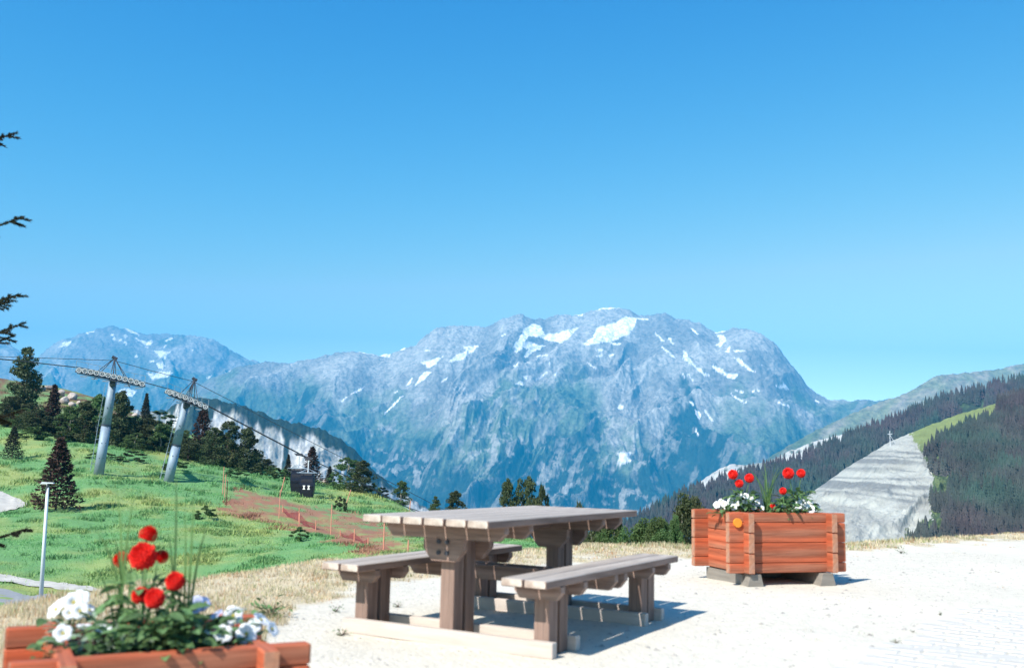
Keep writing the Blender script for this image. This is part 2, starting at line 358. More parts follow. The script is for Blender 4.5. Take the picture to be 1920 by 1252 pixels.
def inpoly(px, py, poly):
    ins = np.zeros(np.shape(px), bool); n = len(poly)
    for i in range(n):
        x1, y1 = poly[i]; x2, y2 = poly[(i+1) % n]
        if y1 == y2: continue
        c = ((y1 > py) != (y2 > py)) & (px < (x2-x1)*(py-y1)/(y2-y1)+x1); ins ^= c
    return ins
SOIL_PX = [(432, 922), (450, 915), (500, 928), (560, 942), (640, 958), (700, 972), (745, 988), (768, 1012), (770, 1036), (700, 1028), (620, 1008), (540, 985), (470, 962), (425, 955)]
SOIL = [tuple(hit(u, v, 30)[:2]) for u, v in SOIL_PX]
def zone(x, y):
    """colour of the land (linear albedo)"""
    r = np.hypot(x, y); az = np.clip(np.arctan2(x, y), -AZMAX, AZMAX)
    re = np.interp(az, EA, ER); rg = np.interp(az, GA, GR)
    n1 = fbm(x*1.3, y*1.3, 4, 31); n2 = fbm(x*0.08, y*0.08, 4, 35); n3 = fbm(x*0.35, y*0.35, 4, 39)
    gravel = np.array([0.63, 0.59, 0.50]); dry = np.array([0.52, 0.44, 0.30]); green = np.array([0.125, 0.27, 0.10]); yel = np.array([0.30, 0.33, 0.11])
    heath = np.array([0.15, 0.085, 0.05]); soil = np.array([0.27, 0.14, 0.085])
    def m(a, b, t): return a*(1-t[..., None])+b*t[..., None]
    c = np.broadcast_to(gravel, x.shape+(3,)).copy()
    c = m(c, np.array([0.50, 0.46, 0.39]), np.clip(0.5+n3*0.8, 0, 1)*0.35)
    tw = 0.6*np.clip((r-4)/6, 0.3, 1.3)
    kd = sstep(-0.5, 0.5, (r-rg)/tw+1.6*n1); c = m(c, np.broadcast_to(dry, c.shape), kd)
    kg = sstep(re+1, re+7, r+2*n3)
    g = m(np.broadcast_to(green, c.shape), np.broadcast_to(yel, c.shape), np.clip(0.15+n2*0.9+n3*0.45, 0, 0.85))
    c = m(c, g, kg)
    kh = sstep(150, 165, r)*sstep(-0.28, -0.33, az)*np.clip(0.5+n3*1.5, 0, 1); c = m(c, np.broadcast_to(heath, c.shape), kh)
    wob = 1.2*n3
    ks = inpoly(x+wob*1.6, y+3.5*n2+2*n3, SOIL).astype(float)*np.clip(0.85+1.4*n3+0.7*n1, 0.0, 1); c = m(c, np.broadcast_to(soil, c.shape), ks)
    far = sstep(300, 450, r); c = m(c, np.broadcast_to(np.array([0.035, 0.06, 0.03]), c.shape), far)
    return np.clip(c, 0.01, 0.9)
azs = np.unique(np.r_[np.radians(np.linspace(-38, 38, 560)), np.radians(np.linspace(-180, 180, 73))]); azs = azs[:-1]
rs = np.r_[0.0, np.geomspace(0.35, 260, 400), np.geomspace(275, 2600, 26)]
AZ, RR = np.meshgrid(azs, rs); GX, GY = RR*np.sin(AZ), RR*np.cos(AZ)
GZ = HZ(GX, GY); na, nr = len(azs), len(rs)
ii = np.arange(nr-1)[:, None]*na; jj = np.arange(na)[None]; jn = (jj+1) % na
Fq = np.stack([ii+jj, ii+jn, ii+na+jn, ii+na+jj], -1).reshape(-1, 4)[:, ::-1]
gr = link('ground', np_mesh('ground', np.stack([GX, GY, GZ], -1).reshape(-1, 3), Fq, zone(GX, GY).reshape(-1, 3), True), M['ground']); tag(gr, kind='structure')

RIB = []
def ribbon(name, left, right, material, dz, n=60, cross=6):
    """sheet draped over the land between two lines of world points"""
    def res(l):
        l = np.array(l, float); t = np.r_[0, np.cumsum(np.hypot(*np.diff(l, axis=0).T))]; q = np.linspace(0, t[-1], n)
        return np.c_[np.interp(q, t, l[:, 0]), np.interp(q, t, l[:, 1])]
    a, b = res(left), res(right); RIB.append([tuple(q) for q in a]+[tuple(q) for q in b[::-1]]); t = np.linspace(0, 1, cross)[None, :, None]
    P = a[:, None]*(1-t)+b[:, None]*t; Z = HZ(P[..., 0], P[..., 1])+dz
    V = np.c_[P.reshape(-1, 2), Z.ravel()]; i = np.arange(n-1)[:, None]*cross+np.arange(cross-1)[None]
    F = np.stack([i, i+1, i+cross+1, i+cross], -1).reshape(-1, 4)
    # face up
    v0, v1, v2 = V[F[0, 0]], V[F[0, 1]], V[F[0, 2]]
    if np.cross(v1-v0, v2-v0)[2] < 0: F = F[:, ::-1]
    o = link(name, np_mesh(name, V, F, smooth=True), material); tag(o, kind='structure'); return o
g2 = lambda l: [tuple(hit(u, v, 20)[:2]) for u, v in l]
ribbon('road', g2([(-260, 1090), (15, 1106), (110, 1118), (180, 1124), (330, 1128)]), g2([(-260, 1150), (15, 1136), (110, 1150), (190, 1160), (330, 1160)]), M['asphalt'], 0.03)
ribbon('path', g2([(-150, 1066), (20, 1080), (100, 1092), (170, 1101), (240, 1104), (320, 1108)]), g2([(-150, 1078), (20, 1092), (100, 1104), (170, 1110), (240, 1115), (320, 1116)]), M['path'], 0.05)
ribbon('dirt_track', g2([(-120, 900), (5, 922), (30, 934), (52, 944)]), g2([(-120, 980), (5, 960), (28, 956), (48, 950)]), M['path'], 0.05, 40)

# valley floor out to the horizon
t_ = np.linspace(0, 2*PI, 97)[:-1]; rr_ = np.array([0, 2000, 5000, 8000, 10400.])
V = np.array([(r*math.cos(t), r*math.sin(t), -680.0) for r in rr_ for t in t_]); n_ = 96
F = [(i*n_+k, (i+1)*n_+k, (i+1)*n_+(k+1) % n_, i*n_+(k+1) % n_) for i in range(4) for k in range(n_)]
vf = link('valley_floor', np_mesh('valley_floor', V, np.array(F), np.tile([0.04, 0.065, 0.035], (len(V), 1))), M['mountain']); tag(vf, kind='structure')

# ================================================================== MOUNTAINS
def patch(name, crest, Yr, Yb, vb, colorf, material, amp=60, gs=900, skew=0.0, nu=700, nr=220, u0=-150, u1=2070, power=1.15, seed=50,
          octs=6, jag=6, shape=None, back=1.35, lowf=None):
    """a mountain side: crest given along the skyline, falling towards the viewer from distance Yr to Yb"""
    us = np.linspace(u0, u1, nu); vc = lerp_list(crest, us)
    Yr_ = lerp_list(Yr, us) if isinstance(Yr, list) else np.full(nu, float(Yr)); Yb_ = lerp_list(Yb, us) if isinstance(Yb, list) else np.full(nu, float(Yb))
    vb_ = lerp_list(vb, us) if isinstance(vb, list) else np.full(nu, float(vb))
    vb_ = np.maximum(vb_, vc+30)
    xa, ze = ray(us, vc); zr = ze*Yr_+EYE; _, zbr = ray(us, vb_); zb = zbr*Yb_+EYE
    tt = np.r_[np.linspace(0, 1, nr), 1+np.linspace(0, 1, 16)[1:]]
    T, XA = np.meshgrid(tt, xa, indexing='ij'); Yr2, Yb2, ZR, ZB = [np.broadcast_to(q, T.shape) for q in (Yr_, Yb_, zr, zb)]
    Tc = np.clip(T, 0, 1); Yv = Yb2+(Yr2-Yb2)*Tc; Zv = ZB+(ZR-ZB)*Tc**power
    bk = np.clip(T-1, 0, 1); Yv = Yv+bk*Yr2*(back-1); Zv = Zv-bk*np.abs(ZR-ZB)*0.8
    X = XA*Yv
    s_ = XA*Yr2; d_ = (Yr2-Yv)
    wx = fbm(s_/gs*0.7, d_/gs*0.7, 3, seed+20)*0.45*gs
    rn = ridged((s_+skew*d_+wx)/gs, (d_+0.6*wx)/(gs*2.6), octs, seed)
    fn = fbm(s_/gs*3.1, d_/gs*3.1, 5, seed+40, 0.55)
    env = np.minimum(sstep(0, 0.25, 1.0-Tc)*0.93+0.07, 1.0)
    Zn = amp*(rn*1.0+fn*0.28)*env
    if lowf: Zn = Zn*0.75+lowf[0]*ridged((s_+0.5*d_+wx*1.5)/lowf[1], (d_+wx)/(lowf[1]*2.2), 3, seed+7)*env
    Zn = Zn+jag*fbm(s_/gs*9, d_/gs*9+3, 5, seed+60, 0.62)
    if shape is not None: Zn = Zn+shape(X, Yv, Zv, s_, d_, Tc)
    Z = Zv+Zn
    U, Vp = proj(X, Yv, Z)
    gz, gx = np.gradient(Z); 
    C = colorf(U, Vp, X, Yv, Z, rn, fn, Tc, s_, d_)
    n0, n1 = T.shape; i = np.arange(n0-1)[:, None]*n1+np.arange(n1-1)[None]
    F = np.stack([i, i+1, i+n1+1, i+n1], -1).reshape(-1, 4)
    o = link(name, np_mesh(name, np.stack([X, Yv, Z], -1).reshape(-1, 3), F, np.clip(C, 0.005, 0.95).reshape(-1, 3), False), material); tag(o, kind='structure')
    return dict(X=X, Y=Yv, Z=Z, U=U, V=Vp, T=Tc, obj=o, nr=nr)
def mixc(a, b, t): return np.asarray(a)*(1-t[..., None])+np.asarray(b)*t[..., None]
def snowmask(U, Vp, polys, ox, oy, s_, seed=0):
    m = np.zeros(U.shape, bool); wu = 3.0*fbm(U/9, Vp/9, 3, 90+seed); wv = 2.2*fbm(U/9+31, Vp/9, 3, 94+seed)
    for p in polys:
        q = [(ox+a/s_, oy+b/s_) for a, b in p]
        if len(q) == 2:   # thin streak
            (a, b), (c, d) = q; L = math.hypot(c-a, d-b)+1e-6; nx, ny = -(d-b)/L*1.5, (c-a)/L*1.5
            q = [(a-nx, b-ny), (a+nx, b+ny), (c+nx, d+ny), (c-nx, d-ny)]
        m |= inpoly(U+wu*0.7, Vp+wv*0.7, q)
    return m
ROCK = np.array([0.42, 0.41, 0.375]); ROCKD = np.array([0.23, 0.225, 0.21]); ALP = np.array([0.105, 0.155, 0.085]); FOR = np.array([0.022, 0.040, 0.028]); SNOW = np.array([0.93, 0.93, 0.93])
SNOW_B1 = [[(1075,140),(1120,150),(1145,200),(1200,200),(1250,180),(1335,160),(1290,210),(1240,250),(1190,240),(1150,230),(1110,215),(1050,210),(1030,240),(1080,250),(1150,265),(1085,295),(1040,330),(1030,325),(1050,290),(1020,270),(980,310),(965,270),(1000,220),(1030,170)],
  [(1600,98),(1660,110),(1655,150),(1620,195),(1560,225),(1500,245),(1440,250),(1400,262),(1350,255),(1410,225),(1440,160),(1530,140),(1580,110)],[(1660,110),(1730,118)],[(1500,240),(1580,255),(1550,262)],
  [(690,270),(775,262),(740,300),(670,345),(600,360),(640,320),(700,290)],[(445,355),(500,345),(580,318),(530,370),(490,388)],[(470,410),(505,412),(460,460),(415,490),(450,430)],[(355,495),(400,440),(392,478)],[(600,440),(560,470)],
  [(1380,358),(1440,388),(1400,380)],[(965,378),(1000,355),(990,378)],[(980,478),(1010,458),(1030,487)],[(1012,440),(1050,430),(1045,455)],[(1095,458),(1155,412)],[(1195,438),(1215,408)],[(1556,600),(1570,594),(1586,602),(1586,618),(1570,626),(1556,616)],
  [(1580,865),(1625,858),(1630,915),(1590,930),(1545,922),(1570,895),(1545,870)],[(195,318),(285,298),(270,332)],[(100,298),(180,312)],[(45,538),(130,493),(105,520)],[(0,580),(30,553)],[(240,650),(345,545)],
  [(1420,283),(1478,283),(1460,297)],[(1435,325),(1470,315)],[(1505,322),(1535,312)],[(1765,190),(1810,240)],[(1800,270),(1880,335)],[(1840,220),(1868,255)],[(1450,58),(1565,50)],[(1270,88),(1360,92)],[(330,290),(365,275)],[(810,150),(840,145)],[(470,290),(500,290)],[(1100,325),(1165,315)],[(1170,375),(1178,355)],[(300,530),(320,520)],[(900,210),(925,200)]]
SNOW_B2 = [[(0,285),(50,340),(60,370),(110,400),(158,435),(130,438),(80,398),(30,355),(0,340)],[(185,200),(230,205),(248,235),(215,272),(185,262),(210,240)],[(235,298),(268,265),(262,302)],[(285,293),(350,292)],[(288,328),(330,345),(370,385),(415,415),(375,403),(330,372)],
  [(160,378),(200,385),(250,420),(325,425),(275,452),(240,432),(185,402)],[(510,490),(560,488),(570,468),(597,510),(550,502)],[(270,530),(310,560),(392,590),(340,583),(290,558)],[(530,580),(600,602)],[(30,572),(68,580),(60,602)],[(65,620),(98,640),(102,682),(80,660)],[(40,165),(60,170),(95,202),(70,190)],
  [(293,515),(340,528)],[(393,520),(430,518)],[(740,572),(768,582)],[(130,640),(170,690)],[(70,740),(95,768)],[(25,420),(60,460)],[(180,190),(240,180)],[(120,620),(135,645)],[(440,370),(445,375)],[(0,415),(15,440)]]
SNOW_A = [[(325,275),(355,245),(405,238),(390,262)],[(490,190),(527,183)],[(690,158),(740,178),(790,205),(770,208),(720,182)],[(760,218),(800,236),(858,238),(850,258),(820,262),(835,282),(800,250)],[(665,230),(690,222),(690,243)],[(625,200),(645,232)],
  [(868,292),(957,298),(935,320),(937,340),(905,335),(885,310)],[(878,366),(900,356),(927,375),(915,393),(885,386)],[(822,415),(870,430),(905,406),(972,415),(940,442),(860,452)],[(930,238),(972,220)],[(840,350),(867,350)],[(1155,447),(1190,428),(1187,449)],[(1195,460),(1303,405)],[(700,205),(715,215)],[(695,245),(715,248)],
  [(662,518),(700,505),(772,520),(745,548),(700,553)],[(1080,290),(1090,290)],[(920,270),(935,262)],[(760,320),(775,325)]]

CREST_A = [(-300, 700), (-60, 660), (0, 640), (25, 648), (50, 668), (70, 672), (90, 652), (110, 640), (145, 628), (170, 620), (190, 612), (215, 611), (240, 616), (265, 624), (300, 625), (340, 627), (380, 632), (405, 638), (440, 660), (470, 675), (485, 680), (520, 700), (640, 760), (900, 860), (2100, 900)]
def col_A(U, V, X, Y, Z, rn, fn, T, s_, d_):
    c = mixc(np.broadcast_to(ROCK, U.shape+(3,)), ROCKD, np.clip(0.5-rn*0.8+fn*0.5, 0, 1))
    k = np.clip(sstep(640, 770, V)*1.0+fn*0.7-0.1, 0, 1); c = mixc(c, ALP, k*0.8)
    s = snowmask(U, V, SNOW_A, 0, 560, 3, 5); c = mixc(c, SNOW, s.astype(float)); return c
patch('mountain_far_left', CREST_A, 9200, 6800, 900, col_A, M['mountain'], amp=110, gs=800, skew=0.3, nu=520, nr=200, u0=-260, u1=760, seed=51, jag=14, back=1.1)

CREST_B = [(-300, 800), (300, 760), (380, 716), (440, 690), (485, 679), (500, 677), (530, 679), (560, 678), (580, 672), (610, 663), (640, 657), (665, 656), (700, 663), (730, 664), (755, 652), (780, 643), (800, 625), (820, 612), (850, 608), (890, 611), (920, 609), (950, 595), (980, 589), (1000, 597), (1020, 597),
           (1045, 587), (1090, 590), (1110, 582), (1130, 577), (1150, 575), (1180, 581), (1200, 590), (1225, 587), (1250, 586), (1275, 598), (1310, 604), (1345, 623), (1375, 615), (1400, 616), (1425, 624), (1450, 640), (1470, 665), (1490, 690), (1510, 718), (1530, 738), (1560, 751), (1600, 750), (1640, 748), (1700, 745), (2100, 800)]
GREENTOP = [(300, 700), (500, 700), (640, 740), (760, 740), (860, 790), (940, 700), (1000, 740), (1060, 690), (1090, 690), (1110, 730), (1150, 800), (1250, 830), (1320, 760), (1400, 745), (1560, 752), (1700, 748)]
FORTOP = [(300, 780), (500, 800), (640, 800), (700, 860), (800, 860), (860, 880), (950, 860), (1060, 860), (1110, 780), (1130, 880), (1180, 940), (1250, 800), (1285, 740), (1310, 780), (1400, 880), (1500, 860)]
def col_B(U, V, X, Y, Z, rn, fn, T, s_, d_):
    f2 = fbm(s_/260, d_/420, 5, 77, 0.6); f3 = fbm((s_+0.5*d_)/130, d_/420, 4, 79, 0.6)
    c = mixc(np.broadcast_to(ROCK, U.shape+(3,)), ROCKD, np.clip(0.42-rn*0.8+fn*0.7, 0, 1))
    ga = sstep(-30, 55, V-lerp_list(GREENTOP, U)+55*f2); c = mixc(c, ALP, np.clip(ga*0.9, 0, 1))
    fa = sstep(-22, 30, V+26-lerp_list(FORTOP, U)+70*f2+25*fn); c = mixc(c, FOR, np.clip(fa, 0, 1)*0.97)
    # bare streaks and gullies in the lower slopes
    st = sstep(0.28, 0.62, f3+0.35*f2)*sstep(700, 760, V)*(1-sstep(960, 1010, V)); c = mixc(c, ROCK*0.8, st*0.5)
    blobs = sstep(0.15, 0.5, fbm(U/24, V/24, 5, 83, 0.65))
    for (bu, bv, bw, bh) in ((960, 830, 75, 60), (1035, 900, 60, 55), (880, 800, 50, 55), (1160, 935, 60, 26), (1230, 965, 40, 24), (760, 880, 55, 35), (720, 820, 30, 30), (920, 740, 55, 30), (1200, 830, 60, 60), (640, 900, 50, 30), (1150, 810, 30, 60)):
        k = np.exp(-(((U-bu)/bw)**2+((V-bv)/bh)**2)); c = mixc(c, ROCK*0.95, np.clip(k*1.5, 0, 1)*blobs*0.75)
    s = snowmask(U, V, SNOW_B1, 640, 560, 3, 1) | snowmask(U, V, SNOW_B2, 1280, 560, 3, 2); c = mixc(c, SNOW, s.astype(float)); return c
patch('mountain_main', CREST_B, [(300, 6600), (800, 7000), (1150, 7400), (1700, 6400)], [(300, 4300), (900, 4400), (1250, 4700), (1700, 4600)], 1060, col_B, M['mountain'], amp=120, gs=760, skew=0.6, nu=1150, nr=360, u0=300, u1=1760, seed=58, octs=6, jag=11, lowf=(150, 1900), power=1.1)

CREST_C = [(1200, 1060), (1300, 985), (1400, 905), (1440, 860), (1480, 834), (1530, 806), (1580, 784), (1625, 762), (1665, 749), (1700, 737), (1730, 719), (1755, 704), (1800, 700), (1840, 697), (1880, 690), (1940, 676), (2200, 640)]
def col_C(U, V, X, Y, Z, rn, fn, T, s_, d_):
    c = mixc(np.broadcast_to(np.array([0.20, 0.22, 0.13]), U.shape+(3,)), np.array([0.30, 0.27, 0.22]), np.clip(0.3+rn*0.6+fn*0.8, 0, 1))
    c = mixc(c, np.array([0.07, 0.11, 0.05]), sstep(1620, 1450, U+60*fn)*0.8); return c
patch('mountain_right', CREST_C, [(1200, 3000), (1500, 3600), (2000, 4400)], [(1200, 2600), (2000, 3000)], 1040, col_C, M['mountain'], amp=55, gs=420, skew=-0.5, nu=420, nr=140, u0=1190, u1=2150, seed=71, jag=4)

CREST_G = [(1050, 1060), (1150, 1000), (1200, 970), (1240, 946), (1270, 932), (1297, 920), (1325, 893), (1350, 878), (1375, 870), (1395, 872), (1420, 868), (1445, 864), (1470, 850), (1500, 838), (1530, 826), (1570, 816), (1640, 806), (1800, 800)]
def col_G(U, V, X, Y, Z, rn, fn, T, s_, d_):
    c = np.broadcast_to(np.array([0.05, 0.08, 0.04]), U.shape+(3,)); k = np.maximum(sstep(1270, 1300, U)*sstep(1412, 1392, U), sstep(1450, 1475, U)); n = fbm(U/12, V/12, 4, 88)
    k = np.maximum(k, sstep(1225, 1250, U)*0.5); c = mixc(c, np.array([0.46, 0.45, 0.42]), np.clip(k*sstep(-0.75, -0.2, n-0.0), 0, 1)); return c
patch('hill_bare', CREST_G, 2300, 1900, 1060, col_G, M['cliff'], amp=16, gs=160, nu=260, nr=90, u0=1040, u1=1760, seed=75, jag=2)

CREST_D = [(-300, 700), (200, 760), (280, 768), (310, 765), (335, 752), (365, 741), (400, 744), (430, 752), (480, 768), (520, 783), (560, 793), (600, 800), (640, 822), (665, 842), (700, 880), (740, 912), (790, 945), (850, 975), (920, 1020), (1000, 1060), (1200, 1100)]
CLT = [(280, 775), (330, 768), (380, 772), (420, 782), (480, 800), (540, 822), (600, 828), (640, 850), (660, 880), (700, 915), (760, 940), (860, 985)]
def col_D(U, V, X, Y, Z, rn, fn, T, s_, d_):
    streak = fbm(s_/28, d_/260, 5, 91, 0.65); f = fbm(s_/70, d_/70, 4, 95)
    dark = np.array([0.020, 0.034, 0.022]); pale = np.array([0.52, 0.51, 0.48])
    k = sstep(-6, 12, V+6-lerp_list(CLT, U)+16*streak+8*f)
    patchy = np.where(U < 400, sstep(0.0, 0.4, f+streak*0.6), np.where(U > 690, sstep(-0.1, 0.3, f+streak*0.3), sstep(-0.95, -0.5, streak+f*0.3)))
    fade = 1-sstep(838, 862, V+8*f-0.25*(U-400))*0.0
    c = mixc(np.broadcast_to(dark, U.shape+(3,)), pale, np.clip(k*patchy*fade, 0, 1))
    ck = sstep(0.32, 0.45, np.abs(fbm(s_/18, d_/120, 4, 97)))*0.35; c = mixc(c, dark*2.5, ck*k); return c
def cliff_shape(X, Y, Z, s_, d_, T): return -5*np.abs(fbm(s_/40, d_/400, 4, 99))-3*np.abs(fbm(s_/14, d_/200, 3, 101))
patch('cliff_ridge', CREST_D, [(200, 1500), (1000, 1900)], [(200, 1250), (1000, 1600)], 1080, col_D, M['cliff'], amp=20, gs=170, nu=560, nr=220, u0=150, u1=1100, seed=81, jag=2.5, shape=cliff_shape, power=1.0)

# wooded slope on the right, far side, and the nearer spur with the bare scree face
CREST_F = [(1000, 1100), (1150, 1012), (1200, 985), (1230, 968), (1280, 942), (1347, 914), (1400, 900), (1460, 882), (1493, 872), (1540, 851), (1590, 831), (1633, 813), (1703, 786), (1760, 759), (1800, 748), (1847, 736), (1900, 724), (2200, 660)]
def col_F(U, V, X, Y, Z, rn, fn, T, s_, d_): return mixc(np.broadcast_to(np.array([0.03, 0.045, 0.03]), U.shape+(3,)), np.array([0.07, 0.12, 0.05]), np.clip(sstep(1770, 1840, U)*sstep(-.2, .3, fn), 0, 1))
PF = patch('slope_far', CREST_F, [(1000, 900), (2200, 1300)], [(1000, 700), (1700, 760), (2200, 800)], 1070, col_F, M['scree'], amp=7, gs=90, nu=330, nr=110, u0=1100, u1=2080, seed=103, jag=1)
CREST_E = [(1250, 1080), (1380, 1030), (1440, 985), (1475, 962), (1530, 917), (1570, 889), (1600, 868), (1640, 845), (1665, 830), (1700, 815), (1740, 798), (1800, 776), (1870, 756), (1940, 735), (2200, 690)]
BARE = [(1200, 700), (1704, 805), (1712, 822), (1726, 845), (1742, 875), (1750, 900), (1743, 930), (1748, 958), (1728, 985), (1700, 1003), (1690, 1100), (1200, 1100)]
def col_E(U, V, X, Y, Z, rn, fn, T, s_, d_):
    n = fbm(U/14, V/14, 4, 107); n = n+0.7*fbm(U/4, V/4, 3, 118); b = inpoly(U+9*n, V+6*n, BARE).astype(float)
    pale = mixc(np.broadcast_to(np.array([0.38, 0.39, 0.355]), U.shape+(3,)), np.array([0.28, 0.285, 0.265]), np.clip(0.4+fbm(X/20, Z/6, 5, 109)*0.9, 0, 1))
    lay = sstep(0.0, 0.40, perlin(Z*0.42+0.05*X+1.3*fbm(X/40, Z/30, 3, 114), X*0.004, 111)+0.45*fbm(X/22, Z/7, 4, 112))*sstep(985, 930, V)*sstep(825, 850, V)
    pale = mixc(pale, np.array([0.17, 0.18, 0.18]), lay*0.9)
    g = mixc(np.broadcast_to(np.array([0.05, 0.08, 0.035]), U.shape+(3,)), np.array([0.17, 0.21, 0.075]), np.clip(sstep(50, 25, V-lerp_list(CREST_E, U))+sstep(0.1, 0.5, n)*0.5, 0, 1))
    return mixc(g, pale, b)
def strata(X, Y, Z, s_, d_, T):
    k = inpoly(*proj(X, Y, Z), BARE)*sstep(0.04, 0.12, 1-T); z = Z+0.05*X
    f = (z/7.0) % 1.0; return k*(1.6*(f-0.5)*(f > 0.12)-0.9*np.abs(fbm(X/14, Z/10, 4, 113)))
PE = patch('spur_bare', CREST_E, [(1250, 560), (1700, 640), (2200, 760)], [(1250, 330), (2200, 420)], 1075, col_E, M['scree'], amp=4.5, gs=70, nu=620, nr=260, u0=1260, u1=2080, seed=105, jag=0.5, shape=strata, octs=5)

# ================================================================== HAZE
hz = MB().box((0, 0, 340), (21000, 21000, 2064)).build('haze', None); tag(hz, kind='stuff')
hm = bpy.data.materials.new('haze'); hm.use_nodes = True; t = hm.node_tree; t.nodes.remove(t.nodes['Principled BSDF'])
pv = t.nodes.new('ShaderNodeVolumePrincipled'); pv.inputs['Color'].default_value = (0.02, 0.49, 1.0, 1); pv.inputs['Density'].default_value = 1.5e-4
pv.inputs['Anisotropy'].default_value = 0.0
t.links.new(pv.outputs[0], t.nodes['Material Output'].inputs['Volume']); hz.data.materials.append(hm)

# ================================================================== TREES
def tri_cloud(P, size, seed, flat=0.0, aspect=1.6):
    """one triangle per point, random orientation"""
    r = np.random.default_rng(seed); n = len(P); a = r.normal(size=(n, 3)); a[:, 2] *= (1-flat); a /= np.linalg.norm(a, axis=1)[:, None]+1e-9
    b = r.normal(size=(n, 3)); b -= (a*b).sum(1)[:, None]*a; b /= np.linalg.norm(b, axis=1)[:, None]+1e-9
    s = (np.broadcast_to(size, (n,))*r.uniform(0.6, 1.3, n))[:, None]
    V = np.stack([P-b*s*0.5, P+b*s*0.5, P+a*s*aspect], 1).reshape(-1, 3); return V
def spruce_mesh(name, nb=150, per=26, seed=0, w=0.30, leaf=0.028, ragged=0.25, low=0.06):
    """unit height; needles as small triangles along drooping branches"""
    r = np.random.default_rng(seed); P = []; D = []
    for i in range(nb):
        t = low+(0.985-low)*(i/nb)**0.9; ln = w*(1-t)**0.85*r.uniform(1-ragged, 1+ragged)+0.012; a = i*2.399+r.uniform(-.3, .3)
        q = np.sqrt(r.uniform(0.02, 1, per)); dx = ln*q; dz = -0.28*ln*q**1.2+0.16*ln*q**3+r.normal(0, 0.006, per)
        side = r.normal(0, 0.16, per)*ln*(1.15-q); ca, sa = math.cos(a), math.sin(a)
        P.append(np.c_[dx*ca-side*sa, dx*sa+side*ca, t+dz])
    P = np.concatenate(P); V = tri_cloud(P, leaf, seed+1, flat=0.45, aspect=1.7); F = np.arange(len(V)).reshape(-1, 3)
    return np_mesh(name, V, F)
def leafy_mesh(name, seed=0, n=2600, leaf=0.03, w=0.33, clumps=26, base=0.12, conic=0.3):
    r = np.random.default_rng(seed); C = []
    for k in range(clumps):
        t = r.uniform(base, 0.93); rad = w*(math.sin(PI*min(1, (t-base+0.08)/(1.0-base+0.1))**(0.75))**0.7)*(1-conic*t); a = r.uniform(0, 2*PI); q = math.sqrt(r.uniform(0.05, 1))
        C.append((rad*q*math.cos(a), rad*q*math.sin(a), t, r.uniform(0.045, 0.105)*(1.1-0.4*t)))
    C = np.array(C); pk = r.integers(0, clumps, n); d = r.normal(size=(n, 3)); d /= np.linalg.norm(d, axis=1)[:, None]; rr = r.uniform(0.45, 1.0, n)**0.5
    P = C[pk, :3]+d*(C[pk, 3]*rr)[:, None]*[1, 1, 0.85]; V = tri_cloud(P, leaf, seed+3, aspect=1.2); F = np.arange(len(V)).reshape(-1, 3)
    return np_mesh(name, V, F)
def trunk_mesh(name, h=0.9, r0=0.018, seed=0, limbs=9, spread=0.22):
    rr = random.Random(seed); mb = MB(); pts = [(0.01*rr.uniform(-1, 1)*i, 0.01*rr.uniform(-1, 1)*i, h*i/5) for i in range(6)]; pts[0] = (0, 0, -0.03); mb.tube(pts, r0, 6, r0*0.2)
    for k in range(limbs):
        t = rr.uniform(0.2, 0.8); a = rr.uniform(0, 2*PI); L = spread*(1-t*0.6)*rr.uniform(.6, 1)
        mb.tube([(0, 0, h*t), (L*.5*math.cos(a), L*.5*math.sin(a), h*t+L*.35), (L*math.cos(a), L*math.sin(a), h*t+L*.8)], r0*0.4, 4, r0*0.1)
    return mb.mesh(name)
SPR = [spruce_mesh('crown', 150, 26, s, w_, 0.026) for s, w_ in ((1, .26), (2, .33), (3, .22))]
SPR_T = trunk_mesh('trunk', 0.97, 0.014, 4, 0)
LEF = [leafy_mesh('crown', s, 7500, 0.023, w_, c_, b_, k_) for s, w_, c_, b_, k_ in ((11, .36, 70, .03, .2), (12, .28, 60, .03, .5), (13, .42, 80, .02, .1), (14, .24, 60, .04, .6))]
LEF_T = [trunk_mesh('trunk', 0.85, 0.018, 30+k) for k in range(2)]
SHR = [leafy_mesh('foliage', s, 1800, 0.07, .5, 22, .0, .1) for s in (21, 22)]
NEARL = [leafy_mesh('crown', s, 14000, 0.017, w_, 90, b_, k_) for s, w_, b_, k_ in ((41, .30, .03, .3), (42, .38, .02, .2), (43, .24, .05, .4))]
